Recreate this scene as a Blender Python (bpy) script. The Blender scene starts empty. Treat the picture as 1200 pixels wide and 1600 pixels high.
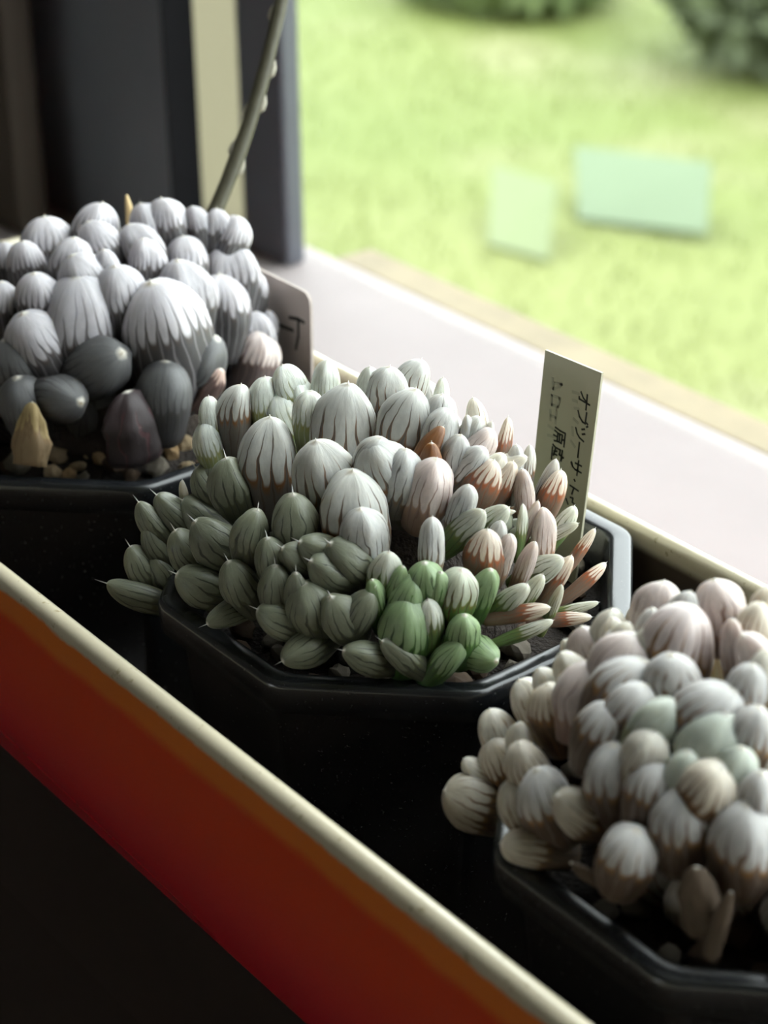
import bpy, bmesh, math, random
from mathutils import Vector, Matrix, noise as mnoise
random.seed(11)
scene = bpy.context.scene
COL = scene.collection

# ------------------------------------------------------------------ camera
F_PX = 3175.66
CAM_POS = Vector((0.27172, -0.21399, 0.19250))
FW = Vector((-0.70132593, 0.54169746, -0.46336358))
RT = Vector((0.61543312, 0.788124, -0.01013121))
UP = Vector((-0.35969991, 0.29227458, 0.88611035))
cam_d = bpy.data.cameras.new('camera')
cam = bpy.data.objects.new('camera', cam_d)
COL.objects.link(cam)
m = Matrix((RT, UP, -FW)).transposed().to_4x4()
m.translation = CAM_POS
cam.matrix_world = m
cam_d.sensor_fit = 'VERTICAL'
cam_d.sensor_height = 36.0
cam_d.lens = 36.0 * F_PX / 1600.0
cam_d.clip_start = 0.01
cam_d.clip_end = 100.0
cam_d.dof.use_dof = True
cam_d.dof.focus_distance = 0.378
cam_d.dof.aperture_fstop = 18.0
scene.camera = cam

# ------------------------------------------------------------------ sky, exposure
world = bpy.data.worlds.new('overcast_sky')
scene.world = world
world.use_nodes = True
wn = world.node_tree.nodes
wl = world.node_tree.links
wn.clear()
w_out = wn.new('ShaderNodeOutputWorld')
w_bg = wn.new('ShaderNodeBackground')
w_bg.inputs['Color'].default_value = (0.93, 0.98, 1.0, 1)
w_bg.inputs['Strength'].default_value = 3.0
wl.new(w_bg.outputs[0], w_out.inputs[0])

vs = scene.view_settings
vs.view_transform = 'Standard'
vs.look = 'None'
vs.gamma = 1.0
vs.use_curve_mapping = False
vs.exposure = 1.15
scene.cycles.use_denoising = True
scene.cycles.max_bounces = 10
scene.cycles.diffuse_bounces = 5
scene.cycles.transparent_max_bounces = 12
scene.cycles.sample_clamp_indirect = 6.0

# ------------------------------------------------------------------ node helpers
def new_mat(name):
    mt = bpy.data.materials.new(name)
    mt.use_nodes = True
    nt = mt.node_tree
    nt.nodes.clear()
    out = nt.nodes.new('ShaderNodeOutputMaterial')
    bs = nt.nodes.new('ShaderNodeBsdfPrincipled')
    nt.links.new(bs.outputs[0], out.inputs[0])
    return mt, nt, bs, out

class NB:
    def __init__(s, nt):
        s.nt = nt
    def node(s, t, **kw):
        n = s.nt.nodes.new(t)
        for k, v in kw.items():
            setattr(n, k, v)
        return n
    def put(s, sock, v):
        if isinstance(v, bpy.types.NodeSocket):
            s.nt.links.new(v, sock)
        elif isinstance(v, (tuple, list)):
            sock.default_value = tuple(v) if len(v) == len(sock.default_value) else tuple(v) + (1,)
        else:
            sock.default_value = v
    def m(s, op, a, b=0.0, c=0.0):
        n = s.node('ShaderNodeMath', operation=op)
        s.put(n.inputs[0], a); s.put(n.inputs[1], b); s.put(n.inputs[2], c)
        return n.outputs[0]
    def ss(s, x, lo, hi):
        n = s.node('ShaderNodeMapRange', interpolation_type='SMOOTHSTEP')
        s.put(n.inputs[0], x); s.put(n.inputs[1], lo); s.put(n.inputs[2], hi)
        return n.outputs[0]
    def lin(s, x, a, b, c, d):
        n = s.node('ShaderNodeMapRange')
        for i, v in enumerate((x, a, b, c, d)):
            s.put(n.inputs[i], v)
        return n.outputs[0]
    def mix(s, fac, a, b, bt='MIX'):
        n = s.node('ShaderNodeMix', data_type='RGBA', blend_type=bt)
        s.put(n.inputs[0], fac); s.put(n.inputs[6], a); s.put(n.inputs[7], b)
        return n.outputs[2]
    def xyz(s, x, y, z):
        n = s.node('ShaderNodeCombineXYZ')
        s.put(n.inputs[0], x); s.put(n.inputs[1], y); s.put(n.inputs[2], z)
        return n.outputs[0]
    def noise(s, vec, scale, detail=2.0, rough=0.5):
        n = s.node('ShaderNodeTexNoise')
        if vec is not None:
            s.put(n.inputs['Vector'], vec)
        n.inputs['Scale'].default_value = scale
        n.inputs['Detail'].default_value = detail
        n.inputs['Roughness'].default_value = rough
        return n.outputs[0]
    def white(s, vec):
        n = s.node('ShaderNodeTexWhiteNoise', noise_dimensions='3D')
        s.put(n.inputs['Vector'], vec)
        return n.outputs['Value']
    def bump(s, h, strength, dist):
        n = s.node('ShaderNodeBump')
        n.inputs['Strength'].default_value = strength
        n.inputs['Distance'].default_value = dist
        s.put(n.inputs['Height'], h)
        return n.outputs[0]

def plain(name, col, rough=0.5, var=0.12, scale=60.0, bump=0.0, spec=0.5, metallic=0.0, bdist=0.0005):
    mt, nt, bs, out = new_mat(name)
    b = NB(nt)
    tc = b.node('ShaderNodeTexCoord').outputs['Object']
    n = b.noise(tc, scale, 4.0, 0.6)
    k = b.lin(n, 0.25, 0.75, 1 - var, 1 + var)
    c = b.mix(1.0, col + (1,), b.xyz(k, k, k), 'MULTIPLY')
    b.put(bs.inputs['Base Color'], c)
    bs.inputs['Roughness'].default_value = rough
    bs.inputs['Specular IOR Level'].default_value = spec
    bs.inputs['Metallic'].default_value = metallic
    if bump:
        b.put(bs.inputs['Normal'], b.bump(b.noise(tc, scale * 4, 3.0), bump, bdist))
    return mt

# ------------------------------------------------------------------ object helpers
def link(o, parent=None):
    COL.objects.link(o)
    if parent is not None:
        o.parent = parent
    return o

def tag(o, label=None, cat=None, group=None, kind=None):
    if label: o['label'] = label
    if cat: o['category'] = cat
    if group: o['group'] = group
    if kind: o['kind'] = kind
    return o

def empty(name, loc):
    o = bpy.data.objects.new(name, None)
    o.location = loc
    o.empty_display_size = 0.02
    return link(o)

def mesh_obj(name, bm, mat, parent=None, smooth=False):
    me = bpy.data.meshes.new(name)
    bmesh.ops.recalc_face_normals(bm, faces=bm.faces)
    bm.to_mesh(me)
    bm.free()
    if smooth:
        for p in me.polygons:
            p.use_smooth = True
    if mat is not None:
        me.materials.append(mat)
    return link(bpy.data.objects.new(name, me), parent)

def box(bm, x0, x1, y0, y1, z0, z1, bev=0.0):
    v = [bm.verts.new((x, y, z)) for z in (z0, z1) for y in (y0, y1) for x in (x0, x1)]
    fs = [(0, 2, 3, 1), (4, 5, 7, 6), (0, 1, 5, 4), (2, 6, 7, 3), (0, 4, 6, 2), (1, 3, 7, 5)]
    faces = [bm.faces.new([v[i] for i in f]) for f in fs]
    if bev:
        es = list({e for f in faces for e in f.edges})
        bmesh.ops.bevel(bm, geom=es, offset=bev, segments=3, affect='EDGES', profile=0.5)

def box_obj(name, dims, mat, parent=None, bev=0.0, off=(0, 0, 0)):
    bm = bmesh.new()
    x0, x1, y0, y1, z0, z1 = dims
    box(bm, x0 - off[0], x1 - off[0], y0 - off[1], y1 - off[1], z0 - off[2], z1 - off[2], bev)
    return mesh_obj(name, bm, mat, parent)

def loft(bm, loops, close_start=True, close_end=True):
    rings = [[bm.verts.new(p) for p in lp] for lp in loops]
    n = len(rings[0])
    for a, c in zip(rings[:-1], rings[1:]):
        for i in range(n):
            j = (i + 1) % n
            bm.faces.new((a[i], a[j], c[j], c[i]))
    if close_start: bm.faces.new(list(reversed(rings[0])))
    if close_end: bm.faces.new(rings[-1])

def rounded_poly(pts, rad, seg):
    """pts: CCW 2D corners -> list with rounded corners"""
    out = []
    n = len(pts)
    for i in range(n):
        p = Vector(pts[i]); a = (Vector(pts[i - 1]) - p).normalized(); c = (Vector(pts[(i + 1) % n]) - p).normalized()
        ang = a.angle(c)
        d = rad / math.tan(ang / 2)
        bis = (a + c).normalized()
        cen = p + bis * (rad / math.sin(ang / 2))
        s = p + a * d - cen; e = p + c * d - cen
        a0 = math.atan2(s.y, s.x); a1 = math.atan2(e.y, e.x)
        da = (a1 - a0 + math.pi) % (2 * math.pi) - math.pi
        for k in range(seg + 1):
            t = a0 + da * k / seg
            out.append((cen.x + rad * math.cos(t), cen.y + rad * math.sin(t)))
    return out

def octagon(h, c, rad, z, seg=5):
    k = h - c
    pts = [(-k, -h), (k, -h), (h, -k), (h, k), (k, h), (-k, h), (-h, k), (-h, -k)]
    return [(x, y, z) for x, y in rounded_poly(pts, rad, seg)]

def rect_loop(x0, x1, y0, y1, rad, z, seg=6):
    return [(x, y, z) for x, y in rounded_poly([(x0, y0), (x1, y0), (x1, y1), (x0, y1)], rad, seg)]

def tube(bm, pts, radii, seg=10, cap=True):
    rings = []
    n = len(pts)
    for i, p in enumerate(pts):
        p = Vector(p)
        d = (Vector(pts[min(i + 1, n - 1)]) - Vector(pts[max(i - 1, 0)])).normalized()
        s = d.cross(Vector((0.3, 0.9, 0.1))).normalized()
        t = d.cross(s)
        rings.append([p + (s * math.cos(2 * math.pi * k / seg) + t * math.sin(2 * math.pi * k / seg)) * radii[i] for k in range(seg)])
    loft(bm, rings, cap, cap)

LEAVES_1=[
('L',-11939,-660,4038,-223,80,972,1416,2054,-405,-98,909),('L',-11412,411,4273,-76,286,955,1171,1698,-260,190,947),('L',-10641,-254,4194,-287,-174,942,1010,1464,-57,12,998),
('L',-12305,-1646,3556,-209,69,976,849,1231,-494,-357,793),('L',-11286,-1564,3854,-141,19,990,973,1411,-237,-356,904),('L',-10151,-1035,4109,10,106,994,1028,1490,83,-211,974),
('L',-9650,-1376,3935,-194,-312,930,1153,1671,224,-304,926),('L',-9300,-719,3982,-3,15,1000,645,1200,323,-119,939),('L',-8845,-788,3780,-18,-70,997,1249,1812,447,-137,884),
('L',-9948,-2112,3660,-26,-64,998,1083,1571,137,-504,853),('L',-9107,-1689,3630,-7,-114,993,1747,2532,370,-386,845),('L',-10653,-2632,3328,-7,18,1000,956,1386,-58,-637,769),
('L',-10875,1291,4222,-293,26,956,1068,1548,-112,411,905),('L',-10682,1618,4308,-246,97,964,1139,1651,-59,473,879),('L',-10204,560,4085,-262,-95,960,1084,1572,68,245,967),
('L',-9406,417,3966,-17,128,992,932,1351,293,202,934),('L',-9825,1467,3667,-201,63,978,1129,1637,171,490,854),('L',-8757,837,3563,-55,55,997,1414,2050,465,313,828),
('L',-10213,2247,4112,-250,100,963,713,1200,54,597,800),('L',-9907,2647,4029,-146,235,961,714,1200,119,656,746),('L',-9680,2905,3881,26,415,909,1001,1451,165,694,701),
('L',-9675,2731,3325,-183,199,963,1506,2184,182,720,670),('L',-8313,-401,3493,-90,-202,975,2092,3034,586,-28,810),('L',-8871,2023,2882,-80,181,980,1341,1944,420,620,663),
('L',-9201,3115,2674,-96,303,948,756,1200,288,792,539),('L',-8695,2692,1904,-151,173,973,1003,1454,451,771,450),('L',-8852,3186,1744,-97,304,948,506,1200,382,838,390),
('L',-9435,-2706,3085,-95,-314,945,1442,2091,271,-649,710),('D',-7538,-1704,2319,832,103,545,1328,1926,759,-367,537),('D',-7672,-2626,1560,968,74,239,1094,1587,708,-595,379),
('P',-7138,-1655,1670,21,-42,999,1496,1570,847,-348,401),('D',-9486,-3229,2530,-62,-299,952,1073,1556,252,-772,584),('D',-8845,-3373,1898,52,-204,978,1101,1596,412,-793,448),
('Y',-8330,-3273,1485,-233,304,924,898,1347,539,-760,364),('K',-8260,2585,1569,78,367,927,1105,1603,558,737,381),('D',-7297,721,2189,477,438,762,1263,1831,819,265,510),
('D',-7113,-779,2090,43,78,996,1237,1794,864,-125,488),('Q',-6945,584,1591,465,345,815,682,1200,895,226,385),('L',-12180,911,3339,-271,188,944,1358,2445,-492,342,800),
('L',-11324,1811,3205,-138,329,934,1236,2226,-248,593,766),('L',-13032,-538,2911,-407,-38,913,1043,1877,-717,-66,693),('L',-12966,-1494,2697,-399,-189,897,1192,2145,-693,-328,642),
('L',-10335,2642,2509,17,467,884,1040,1873,29,800,599),('L',-12521,-2407,2482,-330,-335,882,1294,2329,-565,-574,593),('L',-11396,2644,2295,-153,471,869,1203,2165,-258,794,550),
('L',-11732,-3127,2268,-207,-453,867,1397,2515,-348,-763,544),('L',-13405,752,2215,-475,168,863,1185,2133,-798,283,532),('L',-12429,2242,2081,-320,410,854,1304,2348,-533,681,503),
('L',-10694,-3528,2054,-41,-522,852,1253,2256,-67,-865,497),('L',-13712,-330,2001,-529,-5,848,1389,2501,-874,-9,485),('L',-13607,-1489,1786,-517,-195,834,1305,2349,-841,-316,439),
('L',-10030,3147,1599,68,568,821,1115,2008,109,910,399),('L',-13081,-2567,1572,-435,-374,819,1386,2495,-697,-599,394),('L',-11256,3164,1385,-136,577,806,1317,2371,-214,910,355),
('L',-12184,-3409,1358,-291,-519,804,1231,2217,-458,-818,349),('L',-13711,1174,1304,-547,246,800,1105,1990,-858,386,338),('L',-12436,2738,1171,-336,512,791,1359,2445,-522,794,311),
('L',-11023,-3891,1144,-98,-607,789,1083,1949,-152,-940,305),('L',-14089,-31,1090,-618,45,785,1208,2175,-953,70,294),('L',-9688,3389,689,131,641,757,1119,2014,196,957,214),
('L',-13493,-2510,662,-531,-385,755,1356,2441,-792,-574,208),('L',-13782,1552,394,-593,328,735,1233,2219,-864,479,155),('L',-12276,3073,260,-329,604,726,1026,1847,-474,871,129),
('L',-14242,298,180,-686,108,720,1056,1901,-982,154,113),('L',-14236,-1045,-34,-697,-137,704,1175,2114,-979,-193,71),('D',-10166,131,2485,67,105,992,1067,1707,123,191,974),
('D',-11049,-458,2454,-149,-39,988,1244,1990,-270,-71,960),('D',-9798,-635,2423,158,-83,984,1119,1790,285,-150,947),('D',-10717,466,2392,-68,187,980,1014,1623,-122,338,933),
('D',-10784,-1118,2361,-84,-201,976,1180,1887,-151,-361,920),('D',-9572,105,2330,214,99,972,1158,1852,382,177,907),('D',-11417,13,2299,-239,76,968,1161,1857,-427,136,894),
('D',-9903,-1237,2268,132,-231,964,1088,1741,235,-410,881),('D',-10192,814,2237,61,273,960,1008,1613,109,484,868),('D',-11420,-979,2205,-240,-168,956,1147,1834,-425,-296,856),
('D',-9211,-463,2174,303,-41,952,970,1553,533,-71,843),('D',-11269,692,2143,-204,244,948,1163,1861,-357,427,831),('D',-10503,-1631,2112,-15,-328,944,1145,1831,-26,-574,818),
('D',-9466,675,2081,241,240,941,1059,1695,419,418,806),('D',-11860,-357,2050,-350,-15,937,1199,1918,-608,-26,794),('D',-9325,-1237,2019,276,-232,933,999,1598,477,-402,782),
('D',-10635,1187,1988,-48,367,929,1064,1702,-82,633,770),('D',-11323,-1553,1957,-218,-310,925,1198,1917,-375,-534,758),('D',-8909,40,1926,379,84,921,1061,1697,650,143,746),
('D',-11830,506,1895,-344,199,918,1170,1873,-587,340,734),('D',-9951,-1859,1864,122,-387,914,1137,1819,207,-659,723),('D',-9735,1214,1833,175,375,910,1246,1993,298,637,711),
('D',-12012,-947,1801,-390,-161,906,1262,2020,-660,-273,700),('D',-8817,-890,1770,404,-147,903,1174,1878,682,-248,688),('D',-11253,1263,1739,-202,389,899,1202,1923,-340,653,677),
('D',-10904,-2024,1708,-115,-430,895,985,1577,-193,-721,666),('D',-8912,677,1677,382,243,892,1170,1872,638,406,655),('D',-12254,22,1646,-453,80,888,1215,1944,-754,133,643),
('D',-9305,-1778,1615,285,-371,884,1067,1708,472,-614,632),('D',-10278,1587,1584,41,472,880,1118,1788,68,781,621),('D',-11853,-1593,1553,-354,-325,877,1093,1749,-584,-535,610),
('D',-8502,-296,1522,488,0,873,1251,2002,800,1,600),('D',-11889,1027,1491,-365,334,869,1040,1664,-596,546,589),('D',-10267,-2275,1460,44,-499,866,1068,1708,72,-813,578),
('D',-9222,1295,1429,308,402,862,935,1496,501,654,567),('D',-12438,-652,1397,-505,-90,858,1074,1718,-818,-145,557),('D',-8713,-1396,1366,438,-278,855,1143,1829,707,-449,546),
('D',-10980,1699,1335,-137,507,851,1244,1990,-220,815,536),('D',-11403,-2151,1304,-244,-471,848,1240,1984,-392,-755,525),('D',-8464,426,1273,504,184,844,1043,1669,805,295,515),
('D',-12406,512,1242,-501,207,840,1261,2018,-798,329,505),('D',-9532,-2238,1211,233,-496,837,997,1595,369,-787,494),('D',-9797,1764,1180,165,528,833,1207,1931,261,835,484),
('D',-12325,-1391,1149,-483,-280,829,987,1579,-762,-442,474),('D',-8299,-767,1118,551,-121,826,1069,1710,866,-190,464),('D',-11714,1509,1087,-328,466,822,959,1535,-513,729,453),
('D',-10726,-2505,1056,-73,-570,818,1218,1949,-115,-889,443),('D',-8730,1147,1025,443,374,815,1209,1934,689,581,433),('D',-12695,-206,993,-584,24,811,981,1570,-905,37,423),
('D',-8832,-1897,962,418,-416,808,1109,1774,646,-642,413),('D',-10549,1983,931,-28,594,804,1020,1632,-43,914,403),('D',-11912,-2062,900,-384,-461,800,1097,1756,-589,-706,394),
('D',-8153,12,869,599,81,797,1118,1788,915,124,384),('D',-12349,1028,838,-500,348,793,970,1552,-762,529,374),('D',-9928,-2575,807,135,-599,789,1220,1952,205,-909,364),
('D',-9276,1739,776,307,537,786,1027,1643,464,812,354),('D',-12688,-1016,745,-594,-190,782,1083,1732,-894,-286,345),('D',-8290,-1290,714,570,-263,778,954,1526,856,-395,335),
('D',-11362,1898,683,-244,583,775,936,1497,-366,872,325),('D',-11250,-2548,652,-215,-599,771,999,1599,-321,-893,316),('D',-12774,315,590,-624,164,764,1048,1676,-924,243,296),
('D',-10032,2097,527,110,645,756,1241,1986,162,947,277),('D',-12369,-1792,496,-520,-404,753,1229,1966,-761,-590,268),('D',-12110,1503,434,-453,489,745,1094,1750,-658,711,249),
('D',-8783,1533,372,453,500,738,1085,1736,653,721,230),('D',-12909,-528,341,-676,-63,734,1155,1848,-971,-91,221),('D',-10889,2153,279,-123,676,726,1218,1949,-176,964,202),
('D',-11770,-2412,248,-368,-585,723,1046,1674,-522,-831,192),('D',-12675,846,186,-622,319,715,1197,1915,-876,449,174),('D',-9493,2036,123,266,655,707,1067,1707,372,915,155),
('D',-12722,-1380,92,-642,-305,703,1131,1810,-894,-424,146),('D',-11724,1886,30,-364,619,696,1178,1885,-502,855,127),('D',-12966,15,-63,-724,90,684,1100,1761,-987,122,100),
('D',-10350,2249,-125,26,736,676,1163,1861,36,996,81),('D',-12231,-2116,-156,-519,-528,672,1165,1864,-700,-711,72),('D',-12413,1329,-218,-577,476,664,937,1499,-770,636,54),
('D',-8992,1810,-281,428,622,656,948,1517,566,823,35),
]
LEAVES_2=[
('V',-3280,-2100,3052,-239,92,967,544,1200,-613,-393,685),('G',-3072,-1604,3240,-172,190,967,865,1402,-596,-311,741),('V',-2848,-1151,3352,-248,99,964,738,1200,-573,-231,787),
('V',-2682,-1007,3071,-421,-183,888,1061,1719,-575,-216,789),('V',-3249,-2295,2615,-330,-49,943,706,1200,-628,-444,639),('S',-3058,-2343,1957,-286,22,958,705,1200,-645,-494,583),
('S',-1722,-2880,2535,-268,-185,946,1017,1322,-369,-618,695),('G',-1502,-2069,3207,-151,26,988,1300,2107,-328,-452,829),('S',-3123,-2642,1721,-504,-469,725,916,1200,-646,-547,532),
('C',-3182,-2912,1532,-277,15,961,225,1200,-644,-589,488),('V',-2692,-797,3550,-384,-112,917,770,1247,-544,-161,823),('V',-2512,-632,3268,-387,-110,915,772,1250,-542,-136,829),
('V',-2234,-55,3608,-204,172,964,642,1200,-476,-12,879),('V',-1055,-1224,3698,-52,157,986,741,1201,-235,-272,933),('G',-576,-833,3884,-112,59,992,1444,2339,-129,-186,974),
('V',-868,-37,3914,-136,119,984,531,1200,-195,-8,981),('G',-549,236,3960,-78,179,981,966,1564,-123,53,991),('G',-868,1110,3772,-14,342,940,858,1390,-194,247,949),
('V',416,688,3927,-49,155,987,339,1200,93,154,984),('G',544,-117,3965,41,184,982,1184,1919,122,-26,992),('G',266,-2113,3463,-136,-174,975,1313,2127,59,-466,883),
('G',1122,-1548,3572,-180,-319,931,1093,1771,248,-343,906),('G',1204,-1350,3618,167,171,971,858,1390,267,-299,916),('G',1323,-2167,3219,6,-87,996,1348,2183,289,-474,832),
('H',1708,-1226,3478,154,122,981,794,1286,377,-270,886),('A',1853,-759,3529,25,-6,1000,472,1200,410,-168,897),('I',2140,-860,3364,190,148,971,910,1474,470,-189,862),
('A',1621,-332,3683,66,590,805,446,1200,360,-74,930),('H',981,254,3883,47,179,983,727,1200,220,57,974),('H',1333,55,3796,179,266,947,691,1200,297,12,955),
('H',1577,275,3704,-29,36,999,331,1200,351,61,935),('C',1213,795,3758,-116,1,993,457,1200,270,177,946),('G',1677,526,3641,288,363,886,512,1200,372,117,921),
('H',1835,669,3553,177,268,947,271,1200,406,148,902),('R',1781,1150,3469,-224,450,865,395,1200,393,254,884),('I',2020,511,3488,357,387,850,600,1200,446,113,888),
('H',1942,-150,3555,157,181,971,564,1200,430,-33,902),('H',2320,135,3354,434,392,811,594,1200,510,30,860),('C',2488,416,3229,321,323,890,476,1200,544,91,834),
('C',2605,839,3079,721,509,470,389,1200,567,183,803),('H',2366,798,3246,33,86,996,390,1200,518,175,837),('G',2395,1085,3157,22,95,995,332,1200,523,237,819),
('R',2577,68,3192,282,261,923,710,1200,563,15,826),('R',2702,477,3074,327,316,891,535,1200,588,104,802),('I',2820,591,2968,-33,-59,998,387,1200,612,128,780),
('H',2721,-634,3036,206,131,970,526,1200,592,-138,794),('R',2850,1507,2666,205,282,937,605,1331,613,324,720),('H',2646,1561,2807,229,321,919,334,1200,572,337,748),
('E',3370,1332,2235,319,326,890,481,1200,717,283,637),('I',3405,577,2431,58,6,998,533,1386,728,123,674),('I',3292,521,2559,238,203,950,266,1200,706,112,699),
('E',3294,183,2593,99,30,995,324,1200,707,39,706),('E',3261,-122,2628,574,388,722,498,1200,701,-26,713),('C',3352,-48,2538,832,417,367,176,1200,719,-10,695),
('E',3613,1229,1987,691,479,542,270,1200,764,260,590),('R',3623,1660,1742,58,691,720,242,1200,763,349,545),('H',3392,-411,2470,226,111,968,438,1200,726,-88,682),
('R',3410,-752,2388,143,-7,990,755,1223,728,-161,666),('I',3548,-364,2302,230,106,967,438,1200,756,-78,650),('I',3757,60,2066,273,164,948,352,1200,796,13,605),
('R',3988,758,1624,414,310,856,504,1311,837,159,523),('E',4001,496,1669,672,413,614,502,1200,841,104,531),('R',3989,1649,1155,264,801,538,363,1200,831,343,438),
('E',4091,-40,1571,444,266,856,381,1200,858,-8,513),('E',4109,-416,1505,604,327,727,524,1200,861,-87,501),('R',4363,-84,1056,595,773,220,322,1200,907,-18,420),
('E',4471,-96,807,523,782,338,323,1200,926,-20,377),('R',4484,831,574,582,811,67,268,1200,926,172,336),('E',4376,1101,706,527,832,174,240,1200,905,228,359),
('N',4382,-1388,470,990,17,141,665,1200,904,-286,318),('E',4226,305,1312,282,153,947,236,1200,882,64,466),('E',3156,-598,2678,533,347,772,554,1329,679,-129,723),
('H',2810,-1494,2706,-266,264,927,478,1200,605,-322,728),('E',2704,-2398,2247,220,18,975,662,1200,576,-510,639),('N',2966,-2323,2053,299,92,950,402,1200,628,-492,602),
('N',3192,-2220,1887,319,110,941,689,1200,674,-469,571),('N',3390,-1780,1970,223,15,975,546,1200,717,-376,587),('N',3136,-1975,2132,133,-91,987,719,1200,666,-419,617),
('F',3539,-1441,1980,242,35,970,793,1284,749,-305,589),('N',3745,-986,1909,292,101,951,579,1447,791,-208,575),('N',3258,-2473,1573,150,-69,986,975,1580,683,-519,514),
('E',3512,-2137,1539,133,-91,987,560,1200,736,-448,507),('N',3894,-1673,1311,177,-37,984,633,1200,813,-349,466),('S',3270,-2969,939,-201,-645,737,534,1200,679,-616,400),
('N',4047,-1855,855,455,362,814,518,1200,839,-385,385),('N',2706,-2799,1879,52,-204,978,402,1200,571,-591,570),('S',2812,-2884,1675,418,193,888,628,1200,591,-606,532),
('S',2823,-3498,748,-200,-833,516,630,1200,584,-724,366),('S',1942,-4196,386,-1,-996,-85,701,1200,400,-865,303),('S',1201,-4213,1019,-412,-790,455,753,1200,250,-875,414),
('S',1148,-3797,1771,37,-144,989,704,1200,242,-800,550),('S',1608,-3597,1810,73,-134,988,540,1200,339,-758,557),('S',1804,-3635,1626,-23,-318,948,951,1237,379,-763,523),
('S',2311,-3372,1577,-15,-459,888,883,1200,485,-707,514),('S',1703,-3396,2011,-174,-751,637,762,1200,360,-719,595),('S',108,-3485,2394,78,49,996,813,1200,23,-744,667),
('S',746,-3636,2125,-55,-223,973,708,1200,158,-772,616),('S',1111,-3563,2099,-205,-698,687,672,1200,236,-756,611),('S',1389,-3340,2243,-198,-748,634,733,1200,296,-711,638),
('S',1873,-3053,2285,-170,-652,739,855,1200,399,-650,646),('H',1885,-2405,2821,44,-114,993,900,1458,407,-520,751),('S',682,-3034,2773,-41,-145,989,967,1257,147,-655,741),
('S',-3451,-3821,1189,-465,-414,782,596,1200,-619,-686,383),('S',-3339,-3476,1275,-502,-540,676,703,1200,-630,-656,416),('S',-3017,-3105,1129,-511,-656,555,915,1200,-628,-646,434),
('S',-3156,-3337,953,-501,-757,420,599,1200,-633,-669,389),('S',-3279,-3784,784,-441,-347,828,703,1200,-616,-711,338),('S',-1405,-3818,1609,-363,-598,715,1009,1312,-295,-802,520),
('S',-2309,-3714,1037,-381,-379,843,828,1200,-480,-772,417),('S',-3065,-3529,519,-263,5,965,529,1200,-621,-715,320),('S',-3291,-4183,421,-431,-353,831,720,1200,-595,-757,271),
('S',-3074,-3790,279,-409,-281,868,811,1200,-606,-747,273),('S',-3226,-4752,-217,-688,-686,239,631,1642,-554,-816,167),('S',-1261,-4341,685,-362,-804,472,909,1200,-261,-898,355),
('S',146,-4588,488,-16,-1000,-4,524,1200,30,-947,321),('S',155,-4119,1519,-171,-399,901,781,1200,33,-863,504),('G',-2098,2268,2581,-261,283,923,812,1462,-466,503,728),
('G',-3173,-294,2487,-397,-37,917,829,1492,-703,-65,709),('V',-2969,1524,2329,-373,191,908,833,1500,-655,336,677),('C',-3649,-840,1827,-467,-107,878,1044,1879,-795,-183,579),
('H',-3630,1286,1669,-467,165,869,880,1585,-788,279,549),('V',-2434,3112,1512,-315,403,859,979,1763,-527,673,519),('G',-4006,-39,1418,-521,-5,854,1061,1911,-865,-8,501),
('V',-3476,2164,1261,-455,283,844,988,1778,-749,466,472),('G',-3898,-2098,507,-530,-285,799,1025,1844,-830,-447,334),('V',-2442,3718,444,-333,507,795,1039,1871,-520,791,323),
('C',-4468,326,349,-613,45,789,993,1788,-949,69,306),('H',-3633,2702,192,-503,374,779,865,1556,-771,573,278),('V',-4381,-1247,98,-610,-173,774,781,1406,-928,-264,261),
('G',-1631,4270,35,-228,596,770,932,1677,-345,904,250),('C',-4404,1311,-59,-619,184,764,1027,1849,-932,277,234),('G',-689,4610,-373,-99,661,744,940,1693,-145,973,178),
('S',-337,936,1877,-65,180,981,875,1400,-117,325,938),('S',-1194,380,1768,-231,73,970,909,1454,-413,131,901),('S',305,1362,1695,59,264,963,856,1370,105,469,877),
('S',-1198,-835,1659,-232,-162,959,866,1386,-412,-287,865),('S',-1013,1212,1586,-197,236,952,848,1357,-347,415,841),('S',-1737,-73,1476,-339,-14,941,879,1407,-591,-25,806),
('S',-237,1819,1403,-46,356,933,786,1257,-80,617,783),('S',-1700,984,1294,-335,194,922,863,1381,-574,332,749),('S',865,1852,1221,171,366,915,894,1430,291,623,726),
('S',-1924,-796,1184,-380,-157,911,771,1234,-646,-267,715),('S',-994,1911,1111,-197,379,904,975,1560,-333,640,692),('S',-2221,391,1002,-443,78,893,913,1461,-740,130,659),
('S',201,2308,929,40,462,886,966,1546,67,767,638),('S',-1729,-1586,892,-347,-318,882,797,1276,-574,-527,627),('S',-1774,1623,820,-357,327,875,836,1337,-587,537,605),
('S',1494,1951,747,302,395,868,789,1263,494,645,584),('S',-2445,-434,710,-496,-88,864,734,1175,-807,-143,573),('S',-659,2446,637,-134,498,857,727,1163,-217,805,552),
('S',-2407,992,528,-493,203,846,785,1257,-789,325,521),('S',790,2525,455,163,520,839,942,1507,259,827,500),('S',-2307,-1339,418,-476,-276,835,764,1223,-754,-438,490),
('S',-1558,2213,345,-323,459,828,898,1437,-508,722,469),('S',-2760,112,236,-577,23,817,786,1258,-898,37,438),('S',-131,2794,163,-28,587,809,739,1183,-43,907,418),
('S',-1801,-2161,126,-379,-455,806,772,1235,-585,-701,408),('S',-2337,1623,53,-495,344,798,895,1433,-757,526,388),('S',1428,2495,-20,304,531,791,850,1361,462,807,368),
('S',-2752,-880,-56,-588,-188,787,863,1380,-889,-284,358),('S',-1128,2689,-129,-242,578,779,838,1341,-364,868,338),('S',-2856,751,-238,-619,163,768,792,1268,-920,242,308),
('S',502,2934,-311,110,640,761,847,1355,162,944,288),('S',-2361,-1831,-348,-517,-401,757,958,1532,-759,-589,279),
]
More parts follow.
